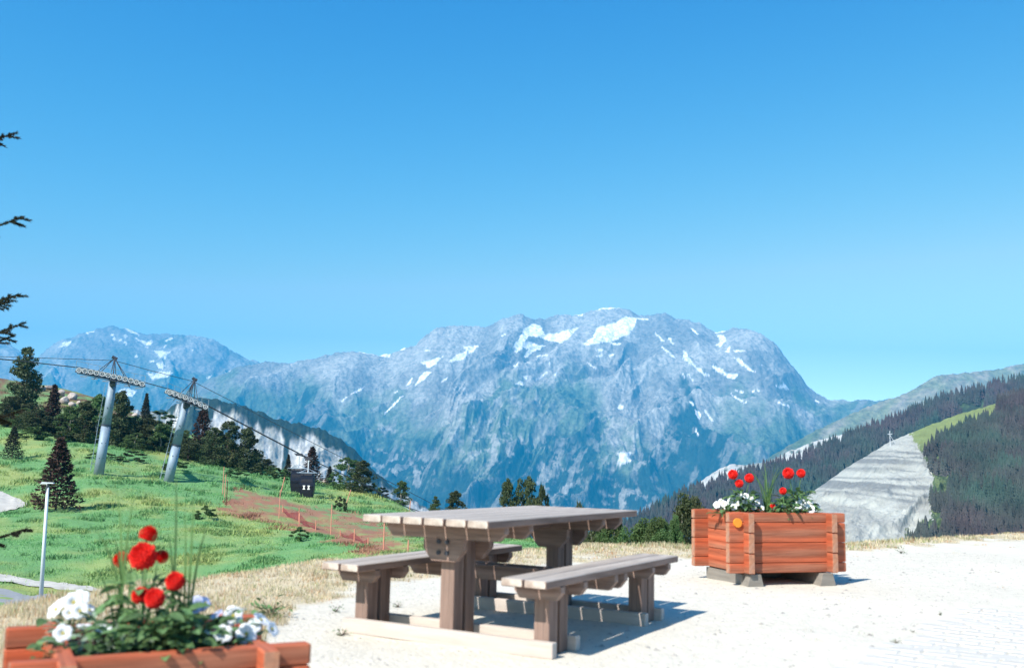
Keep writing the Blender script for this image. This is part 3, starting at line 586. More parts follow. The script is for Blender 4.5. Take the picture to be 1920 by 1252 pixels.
def tree(kind, loc, h, wpx, label, cat='tree', group=None, i=0):
    """h metres high, wpx metres wide"""
    mats = {'spruce': M['needles'], 'brown': M['needles_brown'], 'leafy': M['leaf_dark'], 'green': M['leaf_green'], 'near': M['leaf_green'], 'neard': M['leaf_dark'], 'shrub': M['leaf_dark'], 'shrubg': M['leaf_green']}
    if kind in ('spruce', 'brown'): me, uw, nm = SPR[i % 3], (.52, .66, .44)[i % 3], 'spruce_tree'
    elif kind in ('leafy', 'green'): me, uw, nm = LEF[i % 4], (.72, .56, .8, .46)[i % 4], 'broadleaf_tree'
    elif kind in ('near', 'neard'): me, uw, nm = NEARL[i % 3], (.6, .76, .5)[i % 3], 'broadleaf_tree'
    else: me, uw, nm = SHR[i % 2], 0.95, 'shrub'
    s = wpx/uw*(1.3 if kind in ('leafy', 'green') else 1.1); rz = rng.uniform(0, 6.28)
    if cat == 'shrub' or kind.startswith('shrub'):
        o = link('shrub', me, None); o.location = loc; o.scale = (s, s, h); o.rotation_euler = (0, 0, rz)
        o.data = me if me.materials else me
        if not me.materials: me.materials.append(mats[kind])
        o.material_slots[0].link = 'OBJECT'; o.material_slots[0].material = mats[kind]
        tag(o, label, 'shrub', group); return o
    e = empty(nm, loc, rz); e.scale = (s, s, h); tag(e, label, cat, group)
    if not me.materials: me.materials.append(mats[kind])
    c = link('crown', me, None, e); c.material_slots[0].link = 'OBJECT'; c.material_slots[0].material = mats[kind]
    tm = SPR_T if kind in ('spruce', 'brown') else LEF_T[i % 2]
    if not tm.materials: tm.materials.append(M['bark'])
    tr = link('trunk', tm, None, e); tr.material_slots[0].link = 'OBJECT'; tr.material_slots[0].material = M['bark'] if kind in ('spruce', 'brown', 'leafy') else M['palebark']
    return e
# (kind, u, v top, v base or -distance, width px, variant, label)
TREES = [
 ('leafy', 40, 648, 792, 58, 3, 'tall slim tree left of the rocky outcrop, its top above the cable'),
 ('leafy', 20, 742, 800, 60, 0, 'round dark tree at the foot of the tall slim tree'),
 ('brown', 96, 722, 812, 40, 2, 'reddish brown spruce in front of the pale rocks'),
 ('leafy', 64, 765, 812, 55, 2, 'low dark tree left of the reddish spruce'),
 ('green', 130, 762, 822, 52, 0, 'rounded green tree just right of the reddish spruce'),
 ('leafy', 158, 748, 828, 50, 1, 'dark tree below the right end of the rocks'),
 ('green', 180, 735, 832, 45, 1, 'upright tree left of the left lift pylon'),
 ('leafy', 222, 728, 838, 52, 1, 'tall dark tree directly right of the left lift pylon'),
 ('leafy', 246, 778, 840, 52, 2, 'broad dark tree midway between the two pylons'),
 ('spruce', 271, 738, 800, 22, 2, 'thin spruce poking above the woods between the pylons'),
 ('leafy', 276, 782, 845, 50, 0, 'round dark tree left of the right pylon ladder'),
 ('green', 300, 792, 848, 46, 1, 'green tree partly hidden by the ladder of the right pylon'),
 ('leafy', 336, 808, 856, 44, 0, 'low dark tree just right of the right pylon column'),
 ('brown', 377, 760, 850, 52, 1, 'wide brown spruce right of the right pylon head'),
 ('leafy', 352, 822, 862, 46, 2, 'bushy tree under the wide brown spruce'),
 ('leafy', 398, 800, 872, 46, 0, 'dark tree touching the brown spruce on its right'),
 ('leafy', 425, 788, 876, 58, 0, 'large round tree left of the pale cliff'),
 ('leafy', 462, 797, 884, 46, 1, 'tall tree standing against the left edge of the cliff'),
 ('spruce', 539, 852, 896, 16, 2, 'tiny spruce alone in front of the pale cliff'),
 ('brown', 583, 838, 906, 46, 1, 'spruce behind the two hanging cabins'),
 ('spruce', 617, 874, 910, 20, 2, 'small dark spruce just right of the cabins'),
 ('green', 650, 856, 918, 56, 0, 'broad green tree right of the cabins'),
 ('leafy', 678, 860, 924, 44, 1, 'darker tree joined to the broad green tree on its right'),
 ('green', 752, 899, 944, 30, 1, 'small upright tree below the cable left of the table'),
 ('green', 816, 929, 958, 20, 3, 'smallest tree seen over the left end of the tabletop'),
 ('leafy', 853, 917, 968, 36, 1, 'dark rounded tree above the middle of the tabletop'),
 ('leafy', 951, 892, -74, 34, 1, 'slim open tree above the tabletop left of the biggest one'),
 ('leafy', 984, 886, -74, 62, 2, 'biggest tree seen above the tabletop'),
 ('leafy', 1014, 906, -73, 50, 0, 'rounded right shoulder tree beside the biggest one over the table'),
 ('leafy', 1090, 929, -60, 60, 2, 'low round tree top peeking over the right part of the table'),
 ('spruce', 22, 800, 860, 40, 1, 'dark conifer at the left border below the woods'),
 ('brown', 104, 822, 956, 92, 1, 'dark conifer alone on the grass behind the lamp post'),
]
for i, (k, u, vt, vb, wp, var, lab) in enumerate(TREES):
    if vb > 0: p = hit(u, vb, 30)
    else:
        x = float(ray(u, 950)[0])*-vb; p = on_ground(x, -vb)
    top = at(u, vt, p.y); tree(k, p, (top.z-p.z)*1.02, wp*p.y/FPX, lab, i=var)
for i in range(46):
    u = 20+i*10.6+rng.uniform(-8, 8); vb = float(np.interp(u, [15, 100, 250, 400, 500], [800, 815, 845, 866, 888]))+rng.uniform(-16, 2); p = hit(u, vb, 30)
    tree(['leafy', 'leafy', 'green', 'leafy'][i % 4], p, rng.uniform(26, 50)*p.y/FPX*(0.7 if u > 440 else 1), rng.uniform(34, 54)*p.y/FPX*.8, 'dark broadleaf tree massed in the wood behind the lift pylons', group='trees massed behind the pylons', i=i)
SHRUBS = [(488, 868, 892, 36, 'low bush right of the tree at the cliff edge'), (512, 873, 897, 34, 'bush above the grass left of the tiny spruce'), (534, 880, 901, 30, 'bush under the tiny spruce'), (556, 884, 904, 30, 'bush left of the far hanging cabin'),
          (628, 888, 914, 26, 'bush between the small dark spruce and the broad green tree'), (700, 905, 928, 26, 'bush right of the darker tree on the crest'), (718, 914, 932, 24, 'low bush on the crest before the small upright tree'),
          (386, 948, 974, 36, 'dark weed clump on the grass below the right pylon'), (560, 988, 1012, 34, 'dark weed clump on the lower grass below the nets'), (640, 930, 958, 26, 'bush at the upper edge of the bare soil'),
          (300, 772, 800, 60, 'heathery bush on the crest left of the right pylon'), (330, 862, 882, 44, 'bush at the foot of the woods behind the right pylon'), (250, 846, 866, 50, 'bush at the foot of the woods between the pylons'), (440, 876, 895, 44, 'bush in the shade below the large round tree'),
          (190, 846, 862, 50, 'bush behind the left pylon column'), (120, 806, 826, 44, 'bush below the rounded green tree'), (60, 800, 822, 56, 'bush above the open grass at the far left')]
for i, (u, vt, vb, wp, lab) in enumerate(SHRUBS):
    p = hit(u, vb, 30); top = at(u, vt, p.y); tree('shrubg' if i % 3 else 'shrub', p, max(0.8, (top.z-p.z)*1.05), wp*p.y/FPX, lab, 'shrub', i=i)
# thicket just past the terrace edge, right of the table
THICK = [(1062, 985, 36, 40, 'neard', 'low dark sapling behind the far table post'), (1092, 978, 34, 46, 'neard', 'dark sapling under the right end of the tabletop'), (1120, 972, 32, 50, 'neard', 'sapling below the overhanging table corner'), (1150, 955, 30, 50, 'near', 'light green sapling right of the table corner'),
         (1178, 985, 27, 52, 'near', 'bushy sapling above the far end of the right bench'), (1206, 972, 27, 50, 'near', 'pale sapling midway between table and planter'), (1232, 968, 26, 48, 'near', 'sapling left of the tall one beside the planter'), (1258, 962, 26, 44, 'near', 'leafy sapling against the tall one by the planter'),
         (1284, 926, 27, 52, 'neard', 'tallest sapling immediately left of the wooden planter'), (1306, 930, 29, 44, 'neard', 'sapling half hidden behind the left end of the planter'), (1135, 995, 25, 46, 'near', 'lowest sapling under the gap below the tabletop'), (1242, 992, 23, 50, 'near', 'low leafy clump at the grass edge left of the planter')]
for i, (u, vt, Y, wp, k, lab) in enumerate(THICK):
    x = float(ray(u, 950)[0])*Y; p = on_ground(x, Y); top = at(u, vt, Y); tree(k, p, (top.z-p.z)*1.03, wp*Y/FPX*1.55, lab, 'sapling', i=i)

# forest on the right: 300 nearest as things, the rest as one mass
def low_conifer(seed, tiers=5, sides=7):
    r = np.random.default_rng(seed); T = []
    for k in range(tiers):
        z0 = 0.04+0.80*k/tiers; z1 = min(1.0, z0+0.34); R = 0.19*(1-z0)**0.9*r.uniform(.85, 1.15); ph = r.uniform(0, 6.28); cx, cy = r.normal(0, .008, 2); ring = []
        for j in range(sides*2):
            a = ph+PI*j/sides; q = R*(r.uniform(.85, 1.25) if j % 2 == 0 else r.uniform(.45, .7)); ring.append((cx+q*math.cos(a), cy+q*math.sin(a), z0-(0.03 if j % 2 == 0 else -0.02)+r.uniform(-.01, .01)))
        for j in range(sides*2): T += [ring[j], ring[(j+1) % (sides*2)], (cx, cy, z1)]
    return np.array(T)
LC = [low_conifer(200+k) for k in range(5)]
def mesh_points(Pd, mask, n, seed):
    """random points on the front of a mountain side where mask(U,V) holds; area weighted"""
    r = np.random.default_rng(seed); X, Y, Z, U, V = Pd['X'], Pd['Y'], Pd['Z'], Pd['U'], Pd['V']; nr = Pd['nr']
    i = r.integers(0, nr-1, n*6); j = r.integers(0, X.shape[1]-1, n*6); a, b = r.uniform(size=n*6), r.uniform(size=n*6)
    area = (Y[i+1, j]-Y[i, j])*(X[i, j+1]-X[i, j]); keep = r.uniform(size=n*6) < area/area.max()
    i, j, a, b = i[keep], j[keep], a[keep], b[keep]
    f = lambda Q: Q[i, j]*(1-a)*(1-b)+Q[i+1, j]*a*(1-b)+Q[i, j+1]*(1-a)*b+Q[i+1, j+1]*a*b
    x, y, z, u, v = f(X), f(Y), f(Z), f(U), f(V); k = mask(u, v, x, y); return np.c_[x, y, z][k][:n]
MEAD = [(1700, 812), (1760, 784), (1800, 770), (1835, 762), (1870, 750), (1870, 786), (1830, 800), (1790, 812), (1758, 832), (1742, 850), (1728, 858)]
def mask_E(u, v, x, y):
    n = fbm(x/30, y/30, 3, 131); edge = ~inpoly(u, v, BARE)
    sparse = inpoly(u-34, v, BARE)   # thin belt beside the scree
    k = edge & ~inpoly(u, v, MEAD) & (v > lerp_list(CREST_E, u)+3); k &= ~(sparse & (n < 0.28)); return k & (u > 1600) & (v < 1075)
def mask_F(u, v, x, y): return (v < lerp_list(CREST_E, u)+14) & (u > 1120) & ~((u > 1760) & (u < 1850) & (v > 775-0.35*(u-1760)) & (fbm(x/40, y/40, 2, 133) > 0))
pE = mesh_points(PE, mask_E, 8000, 301); pF = mesh_points(PF, mask_F, 6000, 302)
hE = rng.uniform(4.5, 9, len(pE))*(1+0.25*(pE[:, 1] > 480)); hF = rng.uniform(11, 20, len(pF))
allp = np.r_[np.c_[pE, hE, np.zeros(len(pE))], np.c_[pF, hF, np.ones(len(pF))]]
U_, V_ = proj(allp[:, 0], allp[:, 1], allp[:, 2]); inview = (U_ > 1120) & (U_ < 1915)
big = allp[:, 3]/allp[:, 1]; order = np.argsort(-(big+(~inview)*-9))
LCm = []
for k in range(5):
    me = np_mesh('conifer', LC[k], np.arange(len(LC[k])).reshape(-1, 3)); me.materials.append(M['forest']); LCm.append(me)
for q in order[:290]:
    x, y, z, h, f = allp[q]; o = bpy.data.objects.new('conifer_tree', LCm[int(q) % 5]); col.objects.link(o); o.location = (x, y, z-0.4); o.scale = (h*0.95, h*0.95, h); o.rotation_euler = (0, 0, float(rng.uniform(0, 6.28)))
    if f: tag(o, 'dark conifer in the wood climbing the far slope behind the bare scree', 'tree', 'conifers of the far slope')
    else: tag(o, 'dark conifer on the near spur right of the bare scree', 'tree', 'conifers of the near spur')
rest = allp[order[290:]]; Vs = []
for k in range(5):
    P = rest[k::5]; a = rng.uniform(0, 6.28, len(P)); B = LC[k].reshape(1, -1, 3); ca, sa = np.cos(a)[:, None], np.sin(a)[:, None]
    h = P[:, 3][:, None]; X = (B[..., 0]*ca-B[..., 1]*sa)*h+P[:, 0][:, None]; Y = (B[..., 0]*sa+B[..., 1]*ca)*h+P[:, 1][:, None]; Z = B[..., 2]*h+P[:, 2][:, None]-0.4
    st = np.stack([X, Y, Z], -1); far = P[:, 4] > 0.5
    Vs.append(st[:, :, :].reshape(-1, 3))
V = np.concatenate(Vs); fo = link('forest', np_mesh('forest', V, np.arange(len(V)).reshape(-1, 3)), M['forest']); tag(fo, 'dark mass of conifers covering the right hand slopes', 'forest', kind='stuff')
print('forest trees', len(allp), 'tris', len(V)//3)

# ================================================================== GRASS
def blades(P, k, h, wd, lean, colr, seed, jitter=0.2):
    r = np.random.default_rng(seed); n = len(P)*k; B = np.repeat(P, k, 0)+np.c_[r.normal(0, jitter, (n, 2)), np.zeros(n)]
    a = r.uniform(0, 2*PI, n); hh = np.repeat(h, k)*r.uniform(0.5, 1.2, n); ln = lean*hh*r.uniform(0.2, 1.3, n); b = a+r.uniform(0.8, 2.3, n)
    wv = np.c_[np.cos(a), np.sin(a), 0*a]*(np.repeat(wd, k)*0.5)[:, None]; tip = B+np.c_[np.cos(b)*ln, np.sin(b)*ln, hh]
    B = B-[0, 0, 0.02]; V = np.stack([B-wv, B+wv, tip], 1).reshape(-1, 3); C = np.repeat(np.repeat(colr, k, 0), 3, 0); return V, C
def scatter_polar(n, a0, a1, r0, r1, seed, p=0.0):
    r = np.random.default_rng(seed); az = np.radians(r.uniform(a0, a1, n)); q = np.exp(r.uniform(math.log(r0), math.log(r1), n)); return q*np.sin(az), q*np.cos(az), az, q
x, y, az, r_ = scatter_polar(150000, -36, 12, 26, 185, 401)
re = np.interp(az, EA, ER); u_, v_ = proj(x, y, HZ(x, y)); c = zone(x, y)
roadzone = (u_ < 330) & (v_ > 1078)&(v_ < 1170)
insoil = inpoly(x, y, SOIL); roadzone = np.zeros(len(x), bool)
for rb_ in RIB: roadzone |= inpoly(x, y, rb_)
keep = ~roadzone & (~insoil | (rng.uniform(size=len(x)) < 0.25)) & (r_ > re+8)
x, y, c, r_ = x[keep], y[keep], c[keep], r_[keep]; z = HZ(x, y); nn = fbm(x*0.25, y*0.25, 3, 141); dk = sstep(0.15, 0.5, fbm(x*0.45, y*0.3, 3, 143))
cc = np.clip(c*(1.15+0.5*rng.normal(size=(len(x), 1))*0.4)*(1-0.30*dk[:, None])*1.4, 0.01, 0.6)
h = (0.06+0.08*np.clip(nn+0.4, 0, 1)+0.20*dk)*np.clip(r_/80, 0.5, 1.3); h = h*np.where(inpoly(x, y, SOIL), 0.5, 1)
V, C = blades(np.c_[x, y, z], 4, h, h*0.40, 0.9, cc, 402, 0.25)
gs_ = link('meadow_grass', np_mesh('meadow_grass', V, np.arange(len(V)).reshape(-1, 3), C), M['grass']); tag(gs_, 'tall green grass and weeds on the slope below the lift', 'grass', kind='stuff')
# dry grass along the terrace edge
x, y, az, r_ = scatter_polar(52000, -36, 36, 3.2, 26, 411); re = np.interp(az, EA, ER); rg = np.interp(az, GA, GR); n1 = fbm(x*1.3, y*1.3, 4, 31); tw = 0.6*np.clip((r_-4)/6, .3, 1.3)
kd = sstep(-0.5, 0.6, (r_-rg)/tw+1.6*n1); keep = (rng.uniform(size=len(x)) < kd*0.9+0.004) & (r_ < re+6); x, y, r_, kd, re = x[keep], y[keep], r_[keep], kd[keep], re[keep]
n2 = fbm(x*0.7, y*0.7, 3, 151); base = np.where((rng.uniform(size=len(x)) < 0.16+0.35*np.clip(n2, 0, 1))[:, None], [0.36, 0.38, 0.18], [0.66, 0.56, 0.38])
base = np.where((rng.uniform(size=len(x)) < 0.12)[:, None], [0.50, 0.28, 0.15], base); base = base*rng.uniform(0.6, 1.25, (len(x), 1))
h = 0.02+0.04*np.clip(n2+0.3, 0, 1.2)*kd+0.015*kd
V, C = blades(np.c_[x, y, HZ(x, y)], 8, h, np.full(len(x), 0.007)*np.clip(r_/7, 0.8, 2.2), 0.8, base, 412, 0.035)
dg = link('dry_grass', np_mesh('dry_grass', V, np.arange(len(V)).reshape(-1, 3), C), M['grass']); tag(dg, 'short straw coloured grass along the edge of the gravel terrace', 'grass', kind='stuff')
# pebbles on the gravel
r = np.random.default_rng(421); n = 9000; az = np.radians(r.uniform(-30, 33, n)); q = np.sqrt(r.uniform(4.2**2, 15**2, n)); x, y = q*np.sin(az), q*np.cos(az); k = q < np.interp(az, GA, GR)+1.2; x, y = x[k], y[k]; z = HZ(x, y)
s = r.uniform(0.004, 0.012, len(x))*(1+1.3*(r.uniform(size=len(x)) < 0.06)); base = np.array([(1, 0, 0), (-.5, .87, 0), (-.5, -.87, 0), (0.1, 0, 0.8)]); rot = r.uniform(0, 6.28, len(x)); sc = r.uniform(0.7, 1.3, (len(x), 4))
bx = base[None, :, 0]*sc; by = base[None, :, 1]*sc; X = (bx*np.cos(rot)[:, None]-by*np.sin(rot)[:, None])*s[:, None]+x[:, None]; Y = (bx*np.sin(rot)[:, None]+by*np.cos(rot)[:, None])*s[:, None]+y[:, None]; Z = base[None, :, 2]*s[:, None]*0.7+z[:, None]
V = np.stack([X, Y, Z], -1).reshape(-1, 3); F = (np.arange(len(x))[:, None, None]*4+np.array([(0, 1, 3), (1, 2, 3), (2, 0, 3)])[None]).reshape(-1, 3)
C = np.repeat(np.array([0.46, 0.43, 0.39])*r.uniform(0.6, 1.2, (len(x), 1)), 4, 0)
gv = link('gravel', np_mesh('gravel', V, F, C), M['ground']); tag(gv, 'fine pale gravel scattered over the terrace', 'gravel', kind='stuff')
# leafy weeds on the gravel
def weed(loc, size, label, seed, n=26, dead=False):
    rr = random.Random(seed); e = empty('weed', loc); tag(e, label, 'weed'); st = MB()
    for k in range(n):
        a = rr.uniform(0, 2*PI); L = size*rr.uniform(.35, 1); el = rr.uniform(.15, 1.2); p = Vector((math.cos(a)*math.cos(el), math.sin(a)*math.cos(el), math.sin(el)))*L
        st.tube([(0, 0, 0), p*.5+Vector((0, 0, .1*L)), p], 0.0022, 4, 0.001)
    st.build('stem', M['bark'], e); lf = MB()
    lm = MB(); lm.add([(0, 0, 0), (.3, .2, .05), (.7, .16, .04), (1, 0, -.08), (.7, -.16, .04), (.3, -.2, .05)], [(0, 1, 2, 3), (0, 3, 4, 5)]); me = lm.mesh('leaf'); me.materials.append(M['plant_leaf'])
    for k in range(n*2):
        a = rr.uniform(0, 2*PI); L = size*rr.uniform(.1, .95); el = rr.uniform(.1, 1.2); p = Vector((math.cos(a)*math.cos(el), math.sin(a)*math.cos(el), math.sin(el)))*L
        o = link('leaf', me, None, e); o.location = p; s = size*rr.uniform(.22, .4); o.scale = (s, s, s); o.rotation_euler = (rr.uniform(-.6, .6), rr.uniform(-.8, .4), a+rr.uniform(-1, 1))
def flat(u, v): 
    x, z = ray(u, v); Y = EYE/-float(z); return on_ground(float(x)*Y, Y)
weed(flat(508, 1158), .17, 'dark leafy weed at the gravel edge behind the near planter', 1, 22)
weed(flat(640, 1190), .06, 'small brown and green weed left of the table sill', 2, 12)
weed(flat(745, 1138), .05, 'low green weed on the gravel under the left bench', 3, 10)
weed(flat(630, 1148), .07, 'sprawling weed left of the left bench post', 4, 12)
weed(flat(1763, 1152), .035, 'tiny green tuft at the corner of the pale paving', 5, 7)
weed(flat(1712, 1183), .03, 'smallest green tuft midway along the paving edge', 6, 6)
weed(flat(1680, 1202), .04, 'flat green tuft at the near end of the paving edge', 7, 8)
weed(flat(1690, 1038), .10, 'low weed on the gravel right of the far planter', 8, 12)

# ================================================================== PAVING (low right)
pa = empty('paving'); tag(pa, kind='structure')
stm = MB().box((0, 0, 0), (0.20, 0.115, 0.03), ch=0.008).mesh('paving_stone'); stm.materials.append(M['stone'])
ed = [flat(u, v) for u, v in ((1560, 1252), (1700, 1196), (1780, 1142), (1900, 1098))]; E1, E2 = ed[0], ed[-1]; dE = Vector((E2.x-E1.x, E2.y-E1.y)).normalized(); nE = Vector((dE.y, -dE.x)); cnt = 0
for i in range(-3, 30):
    for j in range(0, 26):
        off = 0.105 if j % 2 else 0; pos = Vector((E1.x, E1.y))+dE*(j*0.125)+nE*(i*0.21+off+0.1+0.05*math.sin(j*.7))
        if i < 0 or j*.125 > 3.2: continue
        u, v = proj(pos.x, pos.y, 0.0)
        if not (1480 < u < 2010 and 1090 < v < 1330): continue
        o = bpy.data.objects.new('paving_stone', stm); col.objects.link(o); o.parent = pa; cnt += 1
        g = on_ground(pos.x, pos.y); o.location = (pos.x, pos.y, g.z-0.009+random.uniform(-.002, .002)); o.rotation_euler = (random.uniform(-.02, .02), random.uniform(-.02, .02), math.atan2(nE.y, nE.x)+random.uniform(-.03, .03)); o.scale = (random.uniform(.93, 1.0), random.uniform(.93, 1.0), 1)
print('stones', cnt)

# ================================================================== PICNIC TABLE
TH = 0.5243; tb = empty('picnic_table', (0.043, 6.657, 0.0), PI/2-TH); tag(tb, 'weathered grey wooden picnic table with two attached benches on the gravel', 'picnic table')
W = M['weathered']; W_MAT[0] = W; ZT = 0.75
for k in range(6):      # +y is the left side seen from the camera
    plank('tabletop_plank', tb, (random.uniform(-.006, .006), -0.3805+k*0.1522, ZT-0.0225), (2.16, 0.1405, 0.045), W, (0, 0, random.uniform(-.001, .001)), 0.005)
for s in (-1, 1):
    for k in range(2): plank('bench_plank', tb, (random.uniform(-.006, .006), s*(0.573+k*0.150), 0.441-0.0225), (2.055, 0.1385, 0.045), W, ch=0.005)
def wedge(name, x0, x1, yh_top, yh_bot, z0, z1, yc=0.0):
    """board across the table, its ends cut on the slant; own local axis along its length"""
    mb = MB().prism([(-yh_bot, z0), (yh_bot, z0), (yh_top, z0+(z1-z0)*0.55), (yh_top, z1), (-yh_top, z1), (-yh_top, z0+(z1-z0)*0.55)], -(x1-x0)/2, (x1-x0)/2)
    o = mb.build(name, W, tb); o.location = ((x0+x1)/2, yc, 0); o.rotation_euler = (0, 0, PI/2); return o
for e_ in (-1, 1):
    xf = e_*0.86; s = -e_            # outer face, inward direction
    def X(a, b): q = sorted((xf+s*a, xf+s*b)); return q
    for a, b in ((0.0, 0.055), (0.30, 0.355)):       # two sills sandwich the posts
        x0, x1 = X(a, b); o = plank('sill_beam', tb, ((x0+x1)/2, 0, 0.043), (1.50, x1-x0, 0.088), M['dusty_lit'], (0, 0, PI/2))
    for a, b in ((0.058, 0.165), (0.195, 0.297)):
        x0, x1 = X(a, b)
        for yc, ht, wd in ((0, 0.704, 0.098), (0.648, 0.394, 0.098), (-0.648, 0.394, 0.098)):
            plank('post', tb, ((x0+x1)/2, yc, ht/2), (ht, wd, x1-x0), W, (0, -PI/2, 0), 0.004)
    for a, b in ((0.003, 0.055), (0.30, 0.352)):
        x0, x1 = X(a, b)
        wedge('top_crossbeam', x0, x1, 0.425, 0.375, 0.618, 0.7035)
        wedge('post_gusset', x0+.001, x1-.001, 0.145, 0.085, 0.485, 0.616)
        for sy in (-1, 1):
            wedge('bench_bracket', x0, x1, 0.150, 0.115, 0.318, 0.3945, sy*0.648)
for a in (-0.10, 0.05): wedge('bench_tie_beam', a, a+0.052, 0.79, 0.745, 0.300, 0.3945)
for y_ in (-0.0,):
    o = plank('stretcher', tb, (0, 0, 0.665), (1.0, 0.05, 0.075), W)
mbolt = MB().tube([(0, 0, 0), (-0.012, 0, 0)], 0.014, 8); bme = mbolt.mesh('bolt'); bme.materials.append(M['darksteel'])
for yb in (-0.02, 0.02):
    for zb in (0.535, 0.60):
        o = link('bolt', bme, None, tb); o.location = (-0.856, yb*1.5, zb)

# ================================================================== PLANTERS
def planter(loc, az, A, B, z0, z1, label, stubA, stubB, th, disc=False):
    """log-cabin box of overlapping boards; local x to the right along the front, y away, origin front left board end at the ground"""
    e = empty('flower_planter', loc, PI/2-az); tag(e, label, 'planter'); Hh = z1-z0; full = Hh/3.0; half = full/2; R = M['redwood']
    g = 0.0035
    def brd(c, L, dirx, za, zb, name='board', m=R):
        o = plank(name, e, (c[0], c[1], (za+zb)/2), (L, th, zb-za-g), m, (random.uniform(-.004, .004), 0, 0 if dirx else PI/2), 0.006); return o
    zf = [z0, z0+half, z0+half+full, z0+half+2*full, z1]
    for a, b in zip(zf[:-1], zf[1:]):
        for yy in (th/2, B-th/2): brd((A/2, yy), A, True, a+.001, b)
    for k in range(3):
        for xx in (stubA+th/2, A-stubA-th/2):
            # side boards run past the front and back boards; the middle span is one with its ends
            o = brd((xx, B/2), B+2*stubB, False, z0+k*full, z0+(k+1)*full-0.001); o.location.z += 0.0012
            o.location.x += random.uniform(-.002, .002)
    # end grain caps on the board ends
    cap = MB().box((0, 0, 0), (0.004, th*0.9, half*0.86)).mesh('end_cap'); cap2 = MB().box((0, 0, 0), (0.004, th*0.9, full*0.92)).mesh('end_cap'); cap.materials.append(M['endgrain']); cap2.materials.append(M['endgrain'])
    for a, b in zip(zf[:-1], zf[1:]):
        for yy in (th/2, B-th/2):
            for xx in (-0.001, A+0.001): o = link('board_end', cap if b-a < full*.8 else cap2, None, e); o.location = (xx, yy, (a+b)/2)
    for k in range(3):
        for xx in (stubA+th/2, A-stubA-th/2):
            for yy in (-stubB-0.001, B+stubB+0.001): o = link('board_end', cap2, None, e); o.location = (xx, yy, z0+(k+.5)*full); o.rotation_euler = (0, 0, PI/2)
    # skids
    if z0 > 0.03:
        for xx in (stubA+th+0.03, A-stubA-th-0.03):
            mb = MB().prism([(-0.085, 0), (0.085, 0), (0.055, z0-.005), (-0.055, z0-.005)], -stubB*0.6, B*0.98)
            o = mb.build('skid', M['greywood'], e); o.location = (xx, 0, 0)
        plank('foot_gap_board', e, (stubA+.025, B*0.5+.02, z0/2-0.004), (B*0.92, 0.04, z0-.012), M['greywood'], (0, 0, PI/2))
    plank('floor_board', e, (A/2, B/2, z0+0.02), (A-2*stubA-2*th-.01, B-2*th-.01, .025), R)  # closed bottom added to darken the gap beneath the box
    if z0 > .03: plank('foot_gap_board', e, (A/2, B-th*1.5, z0/2), (A-2*stubA-.1, .04, z0-.01), M['greywood'])  # rear board added to block daylight showing under the planter
    # soil fill
    n = 24; xs = np.linspace(stubA+th, A-stubA-th, n); ys = np.linspace(th, B-th, n); XX, YY = np.meshgrid(xs, ys); ZZ = z1-0.05+0.018*fbm(XX*6, YY*6, 3, 171)
    i = np.arange(n-1)[:, None]*n+np.arange(n-1)[None]; F = np.stack([i, i+1, i+n+1, i+n], -1).reshape(-1, 4)
    link('soil', np_mesh('soil', np.stack([XX, YY, ZZ], -1).reshape(-1, 3), F, smooth=True), M['soil'], e)
    if disc:
        o = MB().tube([(0, 0.0, 0), (0, -0.02, 0)], 0.042, 20).build('yellow_disc', M['yellow'], e); o.location = (stubA*0.5+0.005, 0.0, z1-0.095)
    return e
P1 = dict(o=(2.055, 9.09), az=1.258, A=1.27, B=0.70, z1=0.676); P2 = dict(A=1.12, B=0.86, z1=0.34, az=1.078)
pl1 = planter((2.055, 9.09, 0), 1.258, 1.27, 0.72, 0.118, 0.676, 'orange stained wooden planter with a yellow disc standing at the far edge of the gravel', 0.15, 0.085, 0.062, True)
a2 = (math.sin(1.078), math.cos(1.078)); FR = (-0.80, 4.10); o2 = (FR[0]-1.10*a2[0], FR[1]-1.10*a2[1])
gz2 = -0.30
pl2 = planter((o2[0], o2[1], gz2), 1.078, 1.10, 0.86, 0.10, 0.322-gz2, 'orange wooden planter full of flowers in the near left corner', 0.15, 0.09, 0.066)
def loc_of(pl, az, x, y, z=0):
    o = pl.location; a = Vector((math.sin(az), math.cos(az), 0)); b = Vector((-math.cos(az), math.sin(az), 0)); return Vector(o)+a*x+b*y+Vector((0, 0, z))

# ------------------------------------------------------------------ flowers
def dahlia_head_mesh(seed, n=150):
    mb = MB(); rr = random.Random(seed)
    for i in range(n):
        t = (i+.5)/n; ph = math.acos(1-1.62*t); a = i*2.39996; d = Vector((math.sin(ph)*math.cos(a), math.sin(ph)*math.sin(a), math.cos(ph))); up = Vector((0, 0, 1)); s = d.cross(up); s = s.normalized() if s.length > .05 else Vector((1, 0, 0)); f = s.cross(d)
        w_ = 0.10+0.11*min(1, ph/1.3); L = 0.34; r0 = 0.66; q = -f if f.z > 0 else f
        tip = d*1.0+rr.uniform(-.09, .09)*s+d*rr.uniform(-.10, .05); b0 = d*r0
        vsx = [b0-s*w_*.6, b0+s*w_*.6, d*(r0+L*.6)+s*w_-f*.05, tip-f*.02, d*(r0+L*.6)-s*w_-f*.05, d*(r0+L*.45)+f*0.03]
        mb.add(vsx, [(0, 1, 5), (1, 2, 5), (2, 3, 5), (3, 4, 5), (4, 0, 5)])
    mb.tube([(0, 0, -.55), (0, 0, .5)], 0.55, 10)
    return mb.mesh('flower_head')
DH = [dahlia_head_mesh(k) for k in range(2)]
for d in DH: d.materials.append(M['petal_red'])
